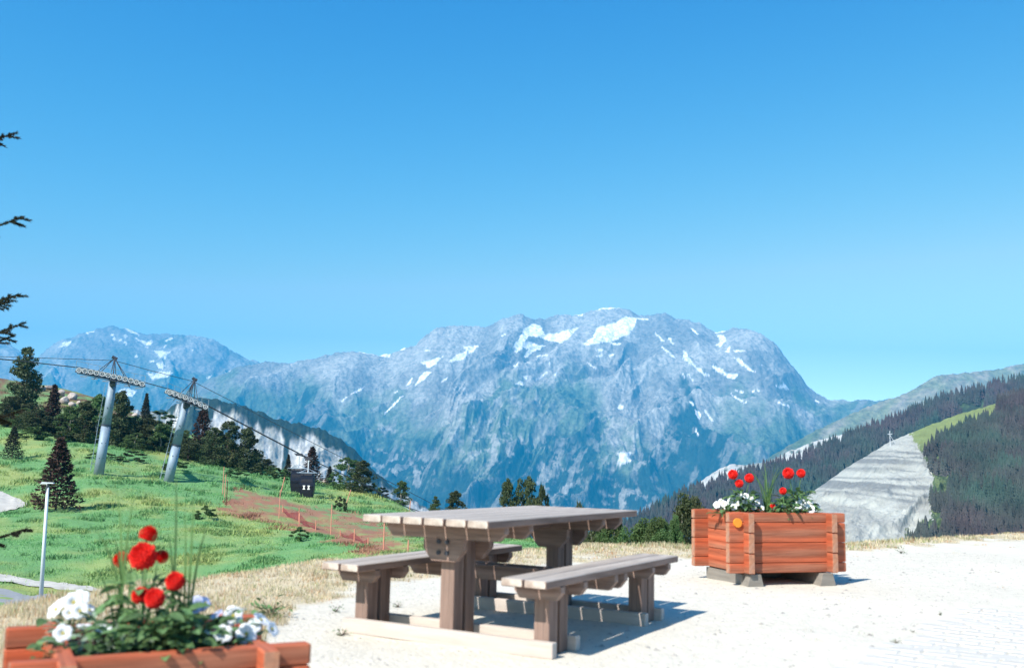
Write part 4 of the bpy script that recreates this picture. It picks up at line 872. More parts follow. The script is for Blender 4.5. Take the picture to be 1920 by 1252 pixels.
def petunia_mesh(seed, lobes=5):
    rr = random.Random(seed); n = 30; mb = MB(); rings = [(0.06, -0.55), (0.16, -0.15), (0.5, 0.05), (0.85, 0.10), (1.0, 0.02)]; vs_ = []
    for j, (r0, z0) in enumerate(rings):
        for k in range(n):
            a = 2*PI*k/n; lob = 1-0.16*(abs(math.cos(lobes*a/2))**6)*(j/4.0) if j > 1 else 1; z = z0+0.07*math.sin(lobes*a*2+seed)*(j/4)**2; vs_.append((math.cos(a)*r0*lob, math.sin(a)*r0*lob, z))
    fs = [(j*n+k, j*n+(k+1) % n, (j+1)*n+(k+1) % n, (j+1)*n+k) for j in range(4) for k in range(n)]; mb.add(vs_, fs); return mb.mesh('flower', True)
PT = [petunia_mesh(k) for k in range(2)]; PB = [petunia_mesh(k+5) for k in range(1)]
for d in PT: d.materials.append(M['petal_white'])
for d in PB: d.materials.append(M['petal_blue'])
EYEM = MB().tube([(0, 0, -.1), (0, 0, .04)], 0.16, 8).mesh('flower_eye'); EYEM.materials.append(M['flower_eye'])
def leaf_mesh(wd=0.28, n=5, name='leaf', droop=0.25, fold=0.12):
    mb = MB(); vs_ = []
    for i in range(n+1):
        t = i/n; w_ = wd*math.sin(PI*min(1, t*0.92+0.06))**0.8; z = 0.25*t-droop*t*t*1.4; vs_ += [(t, -w_, z+fold*w_), (t, 0, z-0.02), (t, w_, z+fold*w_)]
    fs = []
    for i in range(n):
        a = i*3; fs += [(a, a+1, a+4, a+3), (a+1, a+2, a+5, a+4)]
    mb.add(vs_, fs); return mb.mesh(name, True)
LM = {k: leaf_mesh(*v) for k, v in {'d': (0.24, 5, 'leaf', 0.35, .3), 'p': (0.34, 4, 'leaf', 0.3, .2), 's': (0.17, 5, 'leaf', .25, .2)}.items()}
LM['d'].materials.append(M['plant_leaf']); LM['p'].materials.append(M['plant_leaf']); LM['s'].materials.append(M['silver_leaf'])
def leaves(e, key, spots, rr):
    for p, a, tilt, s in spots:
        o = link('leaf', LM[key], None, e); o.location = p; o.scale = (s, s, s); o.rotation_euler = (rr.uniform(-.5, .5), tilt, a)
def aim(o, d):
    o.rotation_mode = 'QUATERNION'; o.rotation_quaternion = Vector(d).normalized().to_track_quat('Z', 'Y')
def dahlia(base, heads, label, seed, nleaf=40, spread=0.13, hgt=0.2, name='dahlia'):
    """heads: (world position, radius, facing)"""
    rr = random.Random(seed); e = empty(name+'_plant', base); tag(e, label, 'flower'); st = MB()
    for k, (p, r0, d) in enumerate(heads):
        q = p-Vector(base); st.tube([(rr.uniform(-.02, .02), rr.uniform(-.02, .02), -0.02), q*.5+Vector((0, 0, .03)), q-Vector(d).normalized()*r0*.5], 0.005, 6, 0.0035)
        o = link('flower_head', DH[k % 2], None, e); o.location = q; o.scale = (r0, r0, r0); aim(o, d)
    for k in range(5):
        a = rr.uniform(0, 6.28); st.tube([(0, 0, 0), (math.cos(a)*spread*.5, math.sin(a)*spread*.5, hgt*.6), (math.cos(a)*spread*.7, math.sin(a)*spread*.7, hgt*rr.uniform(.7, 1))], 0.004, 5, 0.002)
    st.build('stem', M['plant_leaf'], e); sp = []
    for k in range(nleaf):
        a = rr.uniform(0, 6.28); q = spread*math.sqrt(rr.uniform(0, 1))*0.7; z = hgt*rr.uniform(.05, 1.0); sp.append(((math.cos(a)*q, math.sin(a)*q, z), a+rr.uniform(-.7, .7), rr.uniform(-.7, .3), rr.uniform(.055, .105)))
    leaves(e, 'd', sp, rr); return e
def petunia(base, flowers, label, seed, meshes=None, nleaf=26, spread=0.1, hgt=0.1, lk='p', nm='petunia', wild=0):
    rr = random.Random(seed); e = empty(nm+'_plant', base); tag(e, label, 'flower'); st = MB(); ms = meshes or PT
    for k, (p, r0, d) in enumerate(flowers):
        q = p-Vector(base); st.tube([(0, 0, -.02), q*.5+Vector((0, 0, .02)), q-Vector(d).normalized()*r0*.5], 0.0035, 5, 0.0025)
        o = link('flower', ms[k % len(ms)], None, e); o.location = q; o.scale = (r0, r0, r0); aim(o, d)
        ey = link('flower_eye', EYEM, None, o)
    st.build('stem', M['plant_leaf'], e); sp = []
    for k in range(nleaf):
        a = rr.uniform(0, 6.28); q = spread*math.sqrt(rr.uniform(0, 1)); z = hgt*rr.uniform(-.1, 1.0); sp.append(((math.cos(a)*q, math.sin(a)*q, z), a+rr.uniform(-.9, .9), rr.uniform(-.5, .4), rr.uniform(.04, .07)))
    leaves(e, lk, sp, rr); return e
def grass_clump(base, tips, label, seed, wd=0.006, extra=30, L=0.4, lean=0.3):
    rr = random.Random(seed); e = empty('ornamental_grass', base); tag(e, label, 'grass plant'); b0 = Vector(base)
    T = [p-b0 for p in tips]
    for k in range(extra):
        a = rr.uniform(0, 6.28); l_ = L*rr.uniform(.35, 1); T.append(Vector((math.cos(a)*l_*lean*rr.uniform(.2, 1), math.sin(a)*l_*lean*rr.uniform(.2, 1), l_)))
    for q in T:
        mb = MB(); n = 8; s = Vector((rr.uniform(-1, 1), rr.uniform(-1, 1), 0)).normalized(); r0 = Vector((rr.uniform(-.03, .03), rr.uniform(-.03, .03), 0)); vs_ = []
        for i in range(n+1):
            t = i/n; p = r0+Vector((q.x*t**1.8, q.y*t**1.8, q.z*(1.25*t-.25*t**3))); w_ = wd*(1-t**2.5)+.0006; vs_ += [tuple(p-s*w_), tuple(p+s*w_)]
        mb.add(vs_, [(2*i, 2*i+1, 2*i+3, 2*i+2) for i in range(n)]); mb.build('blade', M['blade'], e)
    return e
# near planter (pixel -> distance of the planter's middle)
az2 = 1.078; Ym = 4.15
def n2(u, v, Y=Ym): return at(u, v, Y)
zs2 = 0.322-0.05
def base2(u, Y): p = at(u, 1180, Y); return (p.x, Y, zs2)
CAMD = lambda p: (Vector((0, 0, EYE))-p).normalized()
def hd(u, v, rpx, Y, d=None):
    p = n2(u, v, Y); f = CAMD(p)+Vector((0, 0, .35)) if d is None else Vector(d); return (p, rpx*Y/FPX, f)
dahlia(base2(268, 4.2), [hd(268, 1042, 26, 4.15), hd(278, 1002, 18, 4.3, (.3, .2, 1)), hd(228, 1049, 16, 4.3, (-.7, -.2, .6)), hd(303, 1043, 14, 4.35, (.9, .2, .4))], 'tallest red dahlia of the near planter with four blooms on upright stems', 3, 80, .18, .27)
dahlia(base2(300, 4.05), [hd(290, 1121, 19, 4.0), hd(263, 1116, 17, 4.1, (-.3, -.4, 1)), hd(328, 1089, 18, 4.15)], 'red dahlia with three low blooms in the middle of the near planter', 4, 90, .19, .19)
petunia(base2(130, 4.35), [hd(138, 1128, 19, 4.35), hd(152, 1120, 16, 4.45), hd(124, 1122, 15, 4.45, (-.3, -.3, 1)), hd(150, 1144, 16, 4.3), hd(131, 1148, 13, 4.3), hd(104, 1141, 19, 4.4, (-.4, -.6, .5)), hd(168, 1142, 16, 4.45, (.6, -.2, .8))], 'white petunia with the largest bloom at the far left of the near planter', 5, None, 30, .12, .12)
petunia(base2(125, 3.95), [hd(118, 1186, 17, 3.9)], 'petunia with a single white bloom low at the left front of the near planter', 6, None, 34, .11, .07)
petunia(base2(180, 4.0), [hd(158, 1172, 14, 4.05, (0, 0, 1)), hd(196, 1178, 15, 4.0, (.2, -.3, 1))], 'silver leaved bedding plant between the left petunias and the dahlias', 7, None, 40, .16, .09, 's', 'silver_leaf')
petunia(base2(375, 4.35), [hd(372, 1132, 17, 4.4), hd(386, 1128, 12, 4.35, (.7, -.3, .5)), hd(362, 1142, 11, 4.35), hd(405, 1152, 15, 4.3, (-.5, -.3, .8))], 'pale blue pansy behind the white petunias of the near planter', 8, PB, 30, .12, .11, nm='pansy')
petunia(base2(440, 4.4), [hd(437, 1153, 19, 4.4), hd(452, 1140, 12, 4.5, (.2, .2, 1)), hd(490, 1160, 17, 4.45, (.6, -.2, .8)), hd(511, 1178, 16, 4.4, (.8, -.3, .5))], 'white petunia leaning over the right back rim of the near planter', 9, None, 30, .11, .1)
petunia(base2(440, 4.15), [hd(418, 1187, 18, 4.1), hd(462, 1187, 20, 4.15), hd(385, 1185, 10, 4.15, (.2, -.3, 1)), hd(476, 1172, 14, 4.25)], 'white petunia with two front facing blooms at the right front of the near planter', 10, None, 32, .12, .07)
grass_clump(base2(338, 4.2), [n2(u, v, 4.15) for u, v in ((345, 880), (352, 925), (340, 950), (375, 985), (330, 1000), (300, 1010), (360, 1060))], 'tall grass plant right of the dahlias in the near planter', 11, .0055, 12, .24)
grass_clump(base2(232, 4.15), [n2(u, v, 4.1) for u, v in ((170, 985), (222, 905), (214, 1000), (262, 925), (250, 960), (200, 1040), (190, 1060))], 'arching grass plant left of the dahlias in the near planter', 12, .0055, 16, .2)
# filler leaves in the soil between plants
for i, (u, Y) in enumerate(((215, 4.05), (345, 4.0), (250, 3.95), (175, 4.2), (400, 4.2))):
    petunia(base2(u, Y), [], ['low leafy plant left of centre in the near planter', 'broad leaved plant under the right dahlia bloom', 'leafy plant at the front rim below the dahlias', 'small leafy plant behind the silver leaves', 'leafy plant beside the blue pansy'][i], 20+i, None, 70, .15, .12+.02*(i % 3), 's' if i in (0, 3) else 'p', 'bedding')
# far planter
def b1(u, Y): p = at(u, 960, Y); return (p.x, Y, 0.676-0.05)
def h1(u, v, rpx, Y=9.4, d=None):
    p = at(u, v, Y); f = CAMD(p)+Vector((-.2, 0, .3)) if d is None else Vector(d); return (p, rpx*Y/FPX, f)
dahlia(b1(1393, 9.45), [h1(1374, 889, 9.5), h1(1405, 896, 9), h1(1386, 906, 8)], 'red dahlia with three blooms on the left side of the far planter', 31, 110, .17, .23)
dahlia(b1(1492, 9.6), [h1(1478, 887, 11, 9.6), h1(1502, 887, 8.5, 9.6)], 'red dahlia with the highest blooms on the right side of the far planter', 32, 130, .22, .25)
dahlia(b1(1470, 9.4), [h1(1468, 920, 7, 9.4), h1(1449, 948, 5, 9.35)], 'small red dahlia low in the middle of the far planter', 33, 60, .15, .14)
petunia(b1(1355, 9.5), [h1(1357, 944, 6.5), h1(1370, 938, 6), h1(1344, 946, 7, 9.45), h1(1362, 950, 6, 9.5), h1(1352, 940, 6, 9.5)], 'white petunia at the left end of the far planter', 34, None, 24, .1, .09)
petunia(b1(1398, 9.4), [h1(1376, 950, 6.5, 9.35), h1(1386, 929, 6), h1(1398, 930, 6.5), h1(1420, 941, 5.5), h1(1368, 943, 6.5), h1(1428, 952, 5.5), h1(1390, 938, 6.5, 9.4), h1(1403, 941, 7), h1(1413, 950, 6), h1(1396, 948, 5.5), h1(1382, 944, 6), h1(1408, 934, 5.5)], 'white petunia below the left dahlia of the far planter', 35, None, 50, .16, .11)
petunia(b1(1508, 9.55), [h1(1496, 947, 8, 9.5), h1(1505, 941, 7.5, 9.6), h1(1518, 945, 8, 9.6), h1(1519, 954, 9, 9.45), h1(1530, 949, 8, 9.6), h1(1510, 952, 7, 9.5), h1(1489, 953, 6, 9.5)], 'dense white petunia hanging over the right rim of the far planter', 36, None, 34, .15, .09)
grass_clump(b1(1440, 9.6), [at(u, v, 9.6) for u, v in ((1433, 868), (1424, 882), (1452, 862), (1462, 875), (1415, 885), (1445, 880), (1440, 890), (1398, 875), (1470, 880), (1480, 872))], 'tall ornamental grass in the centre of the far planter', 37, .0055, 26, .36, .3)
for i, (u, Y) in enumerate(((1440, 9.45), (1465, 9.5))): petunia(b1(u, Y), [], ['leafy plant at the foot of the ornamental grass', 'leafy plant under the small low dahlia'][i], 40+i, None, 36, .13, .09, 'p', 'bedding')

# ================================================================== NEAR SPRUCE AT THE LEFT EDGE
sx, sy = float(ray(-330, 900)[0])*9.6, 9.6; sb = on_ground(sx, sy)
sp_ = empty('spruce_tree', sb); tag(sp_, 'near spruce outside the left border, only its branch tips reach into view', 'tree')
HT = 7.6; MB().tube([(0, 0, -.3), (0.02, 0, 2.5), (-.02, .03, 5), (0, 0, HT)], 0.11, 8, 0.015).build('trunk', M['bark'], sp_)
def spruce_branch(root, tip, seed, m=None):
    rr = np.random.default_rng(seed); root = np.array(root); tip = np.array(tip); L = np.linalg.norm(tip-root); mb = MB(); P = []; D = []; n = 10; ax = []
    for i in range(n+1):
        t = i/n; p = root+(tip-root)*t; p[2] += -0.10*L*math.sin(PI*t); ax.append(p)
    mb.tube([tuple(p) for p in ax], 0.014, 5, 0.003); ax = np.array(ax); d0 = (tip-root)/L; side = np.cross(d0, [0, 0, 1]); side /= np.linalg.norm(side)
    segs = [(ax[i], ax[i+1]) for i in range(3, n)]
    for k in range(34):
        t = rr.uniform(0.3, 0.99); p = root+(tip-root)*t; p[2] -= 0.10*L*math.sin(PI*t); sgn = 1 if k % 2 else -1; l_ = (0.08+0.20*(1-t))*rr.uniform(.7, 1.2); q = p+l_*(d0*0.75+side*sgn*0.7+np.array([0, 0, rr.uniform(-.45, .25)])); segs.append((p, q)); mb.tube([tuple(p), tuple(q)], 0.004, 4, 0.002)
    for a, b in segs:
        l_ = np.linalg.norm(b-a); m_ = max(16, int(l_*1100)); t = rr.uniform(0, 1.04, m_)[:, None]; P.append(a+(b-a)*t); D.append(np.tile((b-a)/(l_+1e-9), (m_, 1)))
    P = np.concatenate(P); D = np.concatenate(D); r_ = rr.normal(size=P.shape); r_ /= np.linalg.norm(r_, axis=1)[:, None]; d = D*0.6+r_*0.8; w_ = np.cross(d, rr.normal(size=P.shape)); w_ /= np.linalg.norm(w_, axis=1)[:, None]+1e-9
    V = np.stack([P-w_*.0045, P+w_*.0045, P+d*0.030], 1).reshape(-1, 3)
    nb = len(mb.v); mb.v += [tuple(v) for v in V]; mb.f += [tuple(f) for f in (np.arange(len(V)).reshape(-1, 3)+nb)]
    return mb.build('branch', m or M['needles'], sp_)
base_ = np.array(sb)
for i, (u, v, Y) in enumerate(((30, 250, 9.4), (42, 407, 9.2), (34, 553, 9.3), (44, 606, 9.0), (24, 630, 9.1), (40, 770, 9.2), (48, 992, 9.0))):
    tip = np.array(at(u, v, Y))-base_; r0 = np.array([0, 0, tip[2]-0.02*abs(tip[0])+0.05]); spruce_branch(r0, tip, 500+i)
rr = random.Random(9)
for i in range(34):
    t = 0.1+0.88*i/34; a = i*2.4; 
    if abs(((a % (2*PI))-0) if (a % (2*PI)) < PI else (a % (2*PI))-2*PI) < 0.7: a += 1.4
    l_ = 1.5*(1-t)**.7+.15; spruce_branch((0, 0, HT*t), (l_*math.cos(a), l_*math.sin(a), HT*t-.1*l_), 600+i)

# ================================================================== ROCKS ON THE CREST
def rock(loc, s, seed, label, squash=0.7):
    r = np.random.default_rng(seed); import bmesh
    bm = bmesh.new(); bmesh.ops.create_icosphere(bm, subdivisions=3, radius=1.0); cuts = r.normal(size=(9, 3)); cuts /= np.linalg.norm(cuts, axis=1)[:, None]; ds = r.uniform(.55, .85, 9)
    for v in bm.verts:
        c = np.array(v.co)
        for n_, d_ in zip(cuts, ds):
            k = c@n_-d_
            if k > 0: c = c-n_*k
        v.co = c*np.array([1, .8, squash])*s
    me = bpy.data.meshes.new('rock'); bm.to_mesh(me); bm.free(); o = link('rock', me, M['rock']); o.location = loc; o.rotation_euler = (0, 0, r.uniform(0, 6)); tag(o, label, 'rock')
for i, (u, v, px, lab) in enumerate(((78, 727, 9, 'leftmost pale rock on the crest beside the tall slim tree'), (92, 724, 8, 'small grey rock on the crest just above the reddish spruce'), (112, 738, 12, 'upper pale boulder right of the reddish spruce'), (122, 750, 11, 'pale boulder below the upper one in the outcrop'),
      (135, 742, 10, 'pale boulder on the right side of the outcrop'), (136, 756, 8, 'lowest boulder of the outcrop'), (147, 752, 6, 'small roundish rock at the right end of the outcrop'), (102, 744, 8, 'grey boulder half hidden by the reddish spruce'), (254, 776, 7, 'flat pale rock on the crest between the pylons'), (305, 795, 5, 'small pale rock on the crest left of the right pylon'), (655, 900, 4, 'rock under the broad green tree'), (610, 898, 6, 'brown rock on the crest beside the small dark spruce'))):
    p = hit(u, v+6, 60); rock(p+Vector((0, 0, px*p.y/FPX*0.35)), 1.25*px*p.y/FPX, 700+i, lab)

# ================================================================== LAMP POST
lb = hit(76, 1131, 24); e = empty('lamp_post', lb); tag(e, 'slim pale lamp post beside the road at the left', 'lamp post'); top = at(90, 905, lb.y); hL = top.z-lb.z; dx = (top.x-lb.x)
MB().tube([(0, 0, -.1), (dx, 0, hL)], 0.08, 12, 0.05).build('pole', M['lamp'], e, True)
MB().tube([(0, 0, -.05), (0, 0, .12)], 0.11, 12).build('base_collar', M['lamp'], e)
pxm = lb.y/FPX; MB().prism([(-20*pxm*.75, 0), (8*pxm, 0.0), (8*pxm, .035), (-18*pxm*.75, .05)], -.06, .06).build('lamp_head', M['lamp'], e).location = (dx+3*pxm, 0, hL-.02)
MB().box((dx-6*pxm, 0, hL-.035), (.3, .1, .02)).build('lamp_glass', M['white'], e)
MB().tube([(dx-.02, 0, hL-.35), (dx+.02, 0, hL+.02)], 0.055, 10).build('bracket', M['darksteel'], e)

# ================================================================== LIFT
ldv = Vector((0.927, 0.375)); ldn = Vector((-0.375, 0.927))          # along the line, and across it (away)
L0 = Vector((float(ray(212, 705)[0])*95, 95.0))
def on_line(u, v, off=0.0):
    """point of the vertical plane of a rope seen at a pixel"""
    x, z = ray(u, v); x = float(x); z = float(z); o = L0+ldn*off
    # solve x*Y = o.x + t*ldv.x ; Y = o.y + t*ldv.y
    t = (x*o.y-o.x)/(ldv.x-x*ldv.y); Y = o.y+t*ldv.y; return Vector((x*Y, Y, z*Y+EYE)), t
GAU = 5.4
def rope_z(pts):
    q = [on_line(u, v) for u, v in pts]; return [(t, p.z) for p, t in q]
HAUL = rope_z([(-400, 640), (15, 674), (148, 689), (212, 702), (268, 716), (320, 730), (352, 742), (386, 758), (562, 850), (600, 869), (693, 912), (777, 958), (900, 1000), (1000, 1028), (1200, 1075)])
COMM = rope_z([(-400, 655), (15, 664), (213, 671), (290, 692), (365, 711), (560, 811), (750, 908), (834, 951), (980, 1020), (1200, 1110)])
def rope(name, prof, off, r, label):
    pts = []
    for i in range(len(prof)-1):
        (t0, z0), (t1, z1) = prof[i], prof[i+1]; n = 5
        for k in range(n): t = t0+(t1-t0)*k/n; c = L0+ldv*t+ldn*off; pts.append((c.x, c.y, z0+(z1-z0)*k/n))
    c = L0+ldv*prof[-1][0]+ldn*off; pts.append((c.x, c.y, prof[-1][1])); o = MB().tube(pts, r, 6).build(name, M['cable'], None, True); tag(o, label, 'cable'); return o
rope('haul_rope', HAUL, 0, 0.045, 'near haul rope of the gondola lift running over the front wheels')
rope('haul_rope', [(t, z+.42) for t, z in HAUL], GAU, 0.045, 'far haul rope of the gondola lift carrying the rear cabin')
rope('signal_cable', COMM, GAU/2, 0.03, 'thin signal cable strung over the peaks of both lift pylons')
wh = MB(); 
for k in range(18):
    a0, a1 = 2*PI*k/18, 2*PI*(k+1)/18
    for (r0, r1, y0, y1) in ((.15, .25, -.05, -.05), (.25, .25, -.05, .05), (.25, .15, .05, .05), (.17, .17, .05, -.05)):
        wh.add([(math.cos(a0)*r0, y0, math.sin(a0)*r0), (math.cos(a1)*r0, y0, math.sin(a1)*r0), (math.cos(a1)*r1, y1, math.sin(a1)*r1), (math.cos(a0)*r1, y1, math.sin(a0)*r1)], [(0, 1, 2, 3)])
WHM = wh.mesh('sheave_wheel'); WHM.materials.append(M['rubber'])
hb = MB().tube([(0, -.03, 0), (0, .03, 0)], .169, 14); hb2 = hb.mesh('hub'); hb2.materials.append(M['hub'])
cb = MB().tube([(0, -.055, 0), (0, -.031, 0)], .07, 10).mesh('hub_cap'); cb.materials.append(M['rubber'])
def pylon(ubase, vbase, ucen, vtop, nwh, lab, u0, v0, u1, v1, peak, flange=0.53):
    t_ = on_line(ucen, vtop, GAU/2)[1]; cc = L0+ldv*t_+ldn*(GAU/2)
    headc, th = on_line(ucen, vtop, 0.0); ang = math.atan2(ldv.y, ldv.x)
    # local frame: x along the line, y across it away from the viewer, z up
    hb_ = Vector((headc.x+ldn.x*GAU/2, headc.y+ldn.y*GAU/2, headc.z))
    # base below the middle of the head, leaning as seen
    tb_ = (on_line(ubase, vbase, GAU/2))[1]; bxy = L0+ldv*tb_+ldn*(GAU/2); base = on_ground(bxy.x, bxy.y, -.1)
    e = empty('lift_pylon', base, ang); tag(e, lab, 'ski lift pylon')
    tx = tb_; top = Vector((th-tx, 0, headc.z-base.z)); top_c = top+Vector((0, 0, -0.45)); axis = top_c.normalized()
    R0, R1 = 0.49, 0.38
    f0 = top_c*flange
    MB().tube([(0, 0, -.2), tuple(f0)], R0, 28, R0*.93).build('lower_column', M['steel'], e, True)
    MB().tube([tuple(f0+axis*.03), tuple(top_c)], R0*.92, 28, R1).build('upper_column', M['steel'], e, True)
    MB().tube([tuple(f0-axis*.05), tuple(f0+axis*.05)], R0*1.06, 24).build('flange', M['darksteel'], e)
    for fr in (0.18, 0.34, 0.60, 0.72):
        for an in (-1.9, -1.1):
            q = top_c*fr+Vector((math.cos(an)*R0*.97, math.sin(an)*R0*.97, 0)); MB().box(tuple(q), (.07, .07, .07)).build('bolt', M['darksteel'], e)
    # ladder on the left side
    lad = MB(); o_ = Vector((-R0-.28, -.1, 0)); 
    for yy in (-.2, .2): lad.tube([tuple(o_+Vector((0, yy, .4))), tuple(top_c*.97+o_+Vector((.12, yy, 0)))], .02, 4)
    k = 0.5
    while k < top_c.length*.95: q = o_+axis*k; lad.tube([(q.x, -.3, q.z), (q.x, .1, q.z)], .018, 4); k += .3
    lad.build('ladder', M['steel'], e)
    for fr in (.12, .38, .62, .85): q = top_c*fr; MB().tube([(q.x-R0*.8, -.1, q.z), (q.x-R0-.3, -.1, q.z)], .025, 4).build('ladder_bracket', M['steel'], e)
    # cross arm
    MB().box((top.x, 0, top.z-.62), (.55, GAU+.5, .5)).build('crossarm', M['darksteel'], e)
    # sheave trains
    a, ta = on_line(u0, v0); b, tb2 = on_line(u1, v1); A = Vector((ta-tx, -GAU/2, a.z-base.z)); B = Vector((tb2-tx, -GAU/2, b.z-base.z)); M_ = (A+B)/2
    sl = (B-A).normalized(); roll_ = -math.atan2(sl.z, sl.x)
    for off in (0, GAU):
        n_ = nwh; bowd = 0.16
        for k in range(n_):
            t = (k+.5)/n_; p = A+(B-A)*t+Vector((0, off, bowd*4*t*(1-t)-.1+(.42 if off else 0))); o = link('sheave_wheel', WHM, None, e); o.location = p+Vector((0, -.08, -.18))
            h_ = link('hub', hb2, None, o); h2 = link('hub_cap', cb, None, o)
        mb = MB(); L_ = (B-A).length
        mb.box((0, 0, 0), (L_*1.02, .16, .20)); o = mb.build('sheave_beam', M['darksteel'], e); o.location = M_+Vector((0, off+.06, -.50+bowd*.6+(.42 if off else 0))); o.rotation_euler = (0, roll_, 0)
        for k in range(n_//2):
            t = (2*k+1)/n_; p = A+(B-A)*t+Vector((0, off+.05, -.38)); MB().box((0, 0, 0), (.62, .08, .13)).build('rocker_arm', M['steel'], e).location = p
        # walkway rail
        rl = MB(); 
        for k in range(7): t = k/6; p = A+(B-A)*t+Vector((0, off-.55, -.5)); rl.tube([tuple(p), tuple(p+Vector((0, 0, 1.05)))], .018, 4)
        for hh in (.55, 1.05): rl.tube([tuple(A+Vector((0, off-.55, hh-.5))), tuple(B+Vector((0, off-.55, hh-.5)))], .018, 4)
        if off: continue
        rl.build('walkway_rail', M['steel'], e)
        wk = MB().box((0, 0, 0), (L_*.96, .5, .05)).build('walkway', M['darksteel'], e); wk.location = M_+Vector((0, off-.32, -.60)); wk.rotation_euler = (0, roll_, 0)
    # peak frame holding the signal cable
    pk, tp = on_line(peak[0], peak[1], GAU/2); P = Vector((tp-tx, 0, pk.z-base.z)); fr = MB()
    for q in ((top.x-.35, 0), (top.x+.35, 0), (A.x*.55+top.x*.45, -GAU/2), (B.x*.55+top.x*.45, -GAU/2), (A.x*.55+top.x*.45, GAU/2), (B.x*.55+top.x*.45, GAU/2)): 
        zz = top.z-.4+(B.z-A.z)/(B.x-A.x)*(q[0]-top.x); fr.tube([(q[0], q[1], zz), tuple(P)], .04, 5)
    for s in (-1, 1): fr.tube([(top.x, s*GAU/2, top.z-.3), tuple(P)], .05, 5)
    fr.build('peak_frame', M['darksteel'], e)
    MB().tube([tuple(P+Vector((-.25, 0, .12))), tuple(P+Vector((.25, 0, -.12)))], .16, 8).build('cable_clamp', M['darksteel'], e)
    return e
pylon(184, 896, 212, 704, 12, 'left and taller of the two leaning grey lift pylons, with twelve wheels', 143, 688, 272, 716, (215, 671))
pylon(314, 912, 352, 746, 8, 'right lift pylon, shorter, with eight wheels and a tripod peak', 314, 729, 390, 760, (365, 711), .47)
# cabins
def cabin(ugrip, vgrip, ubot, vbot, off, lab, marks=True):
    g, tg = on_line(ugrip, vgrip, off); bt = at(ubot, vbot, g.y); e = empty('gondola_cabin', (g.x, g.y, bt.z), math.atan2(ldv.y, ldv.x)-.30); tag(e, lab, 'gondola cabin')
    Hc = g.z-bt.z; bh = Hc*0.60; hw = 0.74; hd_ = 0.85
    def loop(s, z): return [(-hw*s, -hd_*s*.86, z), (-hw*s*.8, -hd_*s, z), (hw*s*.8, -hd_*s, z), (hw*s, -hd_*s*.86, z), (hw*s, hd_*s*.86, z), (hw*s*.8, hd_*s, z), (-hw*s*.8, hd_*s, z), (-hw*s, hd_*s*.86, z)]
    prof = [(.70, 0), (.78, .04*bh), (.93, .30*bh), (1.0, .52*bh), (.97, .72*bh), (.86, .95*bh), (.80, 1.0*bh)]; mb = MB(); vs_ = []
    for s, z in prof: vs_ += loop(s, z)
    fs = [(j*8+k, j*8+(k+1) % 8, (j+1)*8+(k+1) % 8, (j+1)*8+k) for j in range(len(prof)-1) for k in range(8)]+[tuple(range(7, -1, -1)), tuple(range((len(prof)-1)*8, len(prof)*8))]
    mb.add(vs_, fs); mb.build('cabin_body', M['cabinframe'], e)
    def panel(name, z0, z1, s0, s1, w0, w1, m, side=0, eps=.015):
        mb = MB()
        if side == 0: vs_ = [(-w0, -hd_*s0-eps, z0), (w0, -hd_*s0-eps, z0), (w1, -hd_*s1-eps, z1), (-w1, -hd_*s1-eps, z1), (-w0, -hd_*s0+.0, z0), (w0, -hd_*s0+.0, z0), (w1, -hd_*s1+.0, z1), (-w1, -hd_*s1, z1)]
        else: vs_ = [(side*(hw*s0+eps), -w0, z0), (side*(hw*s0+eps), w0, z0), (side*(hw*s1+eps), w1, z1), (side*(hw*s1+eps), -w1, z1), (side*hw*s0, -w0, z0), (side*hw*s0, w0, z0), (side*hw*s1, w1, z1), (side*hw*s1, -w1, z1)]
        mb.add(vs_, [(0, 1, 2, 3), (7, 6, 5, 4), (0, 4, 5, 1), (1, 5, 6, 2), (2, 6, 7, 3), (3, 7, 4, 0)]); return mb.build(name, m, e)
    panel('upper_window', .54*bh, .93*bh, 1.0, .87, .74, .63, M['cabin']); panel('lower_window', .10*bh, .50*bh, .80, .99, .56, .74, M['cabin'])
    for sd_ in (-1, 1): panel('side_window', .40*bh, .93*bh, .96, .87, .74, .66, M['cabin'], sd_)
    # two white hourglass marks
    for sx_ in ((-.24, .24) if marks else ()):
        y_ = -hd_*.985-.05; z0, z1 = .40*bh, .56*bh; w_ = .13; zm = (z0+z1)/2
        MB().prism([(-w_, z0), (w_, z0), (w_*.9, z0+.06), (w_*.35, zm), (w_*.9, z1-.06), (w_, z1), (-w_, z1), (-w_*.9, z1-.06), (-w_*.35, zm), (-w_*.9, z0+.06)], -.012, .012).build('white_logo', M['white'], e).location = (sx_, y_, 0)
    MB().box((0, -hd_*.75, .03*bh), (1.15, .06, .05)).build('sill_strip', M['steel'], e)
    MB().box((0, 0, bh+.05), (1.5, .9, .06)).build('roof_plate', M['darksteel'], e)
    rk = MB()
    for y_ in (-.95, .95): rk.tube([(-1.05, y_, bh+.14), (1.05, y_, bh+.14)], .035, 5)
    for x_ in (-1.0, -.5, .5, 1.0): rk.tube([(x_, -.95, bh+.14), (x_, .95, bh+.14)], .03, 5)
    for x_ in (-.5, .5): rk.tube([(x_, 0, bh), (x_, 0, bh+.14)], .03, 5)
    rk.build('roof_frame', M['steel'], e)
    MB().tube([(0, 0, bh+.05), (0, 0, Hc-.3)], .065, 8).build('hanger_arm', M['lamp'], e)
    gp = MB(); gp.box((0, 0, Hc-.12), (.75, .22, .26)); gp.tube([(-.5, 0, Hc-.02), (.5, 0, Hc-.3)], .07, 6); gp.build('grip', M['darksteel'], e)
    ra = MB(); 
    for s in (-1, 1): ra.tube([(s*.9, 0, bh+.14), (0, 0, bh+.55)], .03, 5)
    ra.build('hanger_brace', M['steel'], e)
    return e
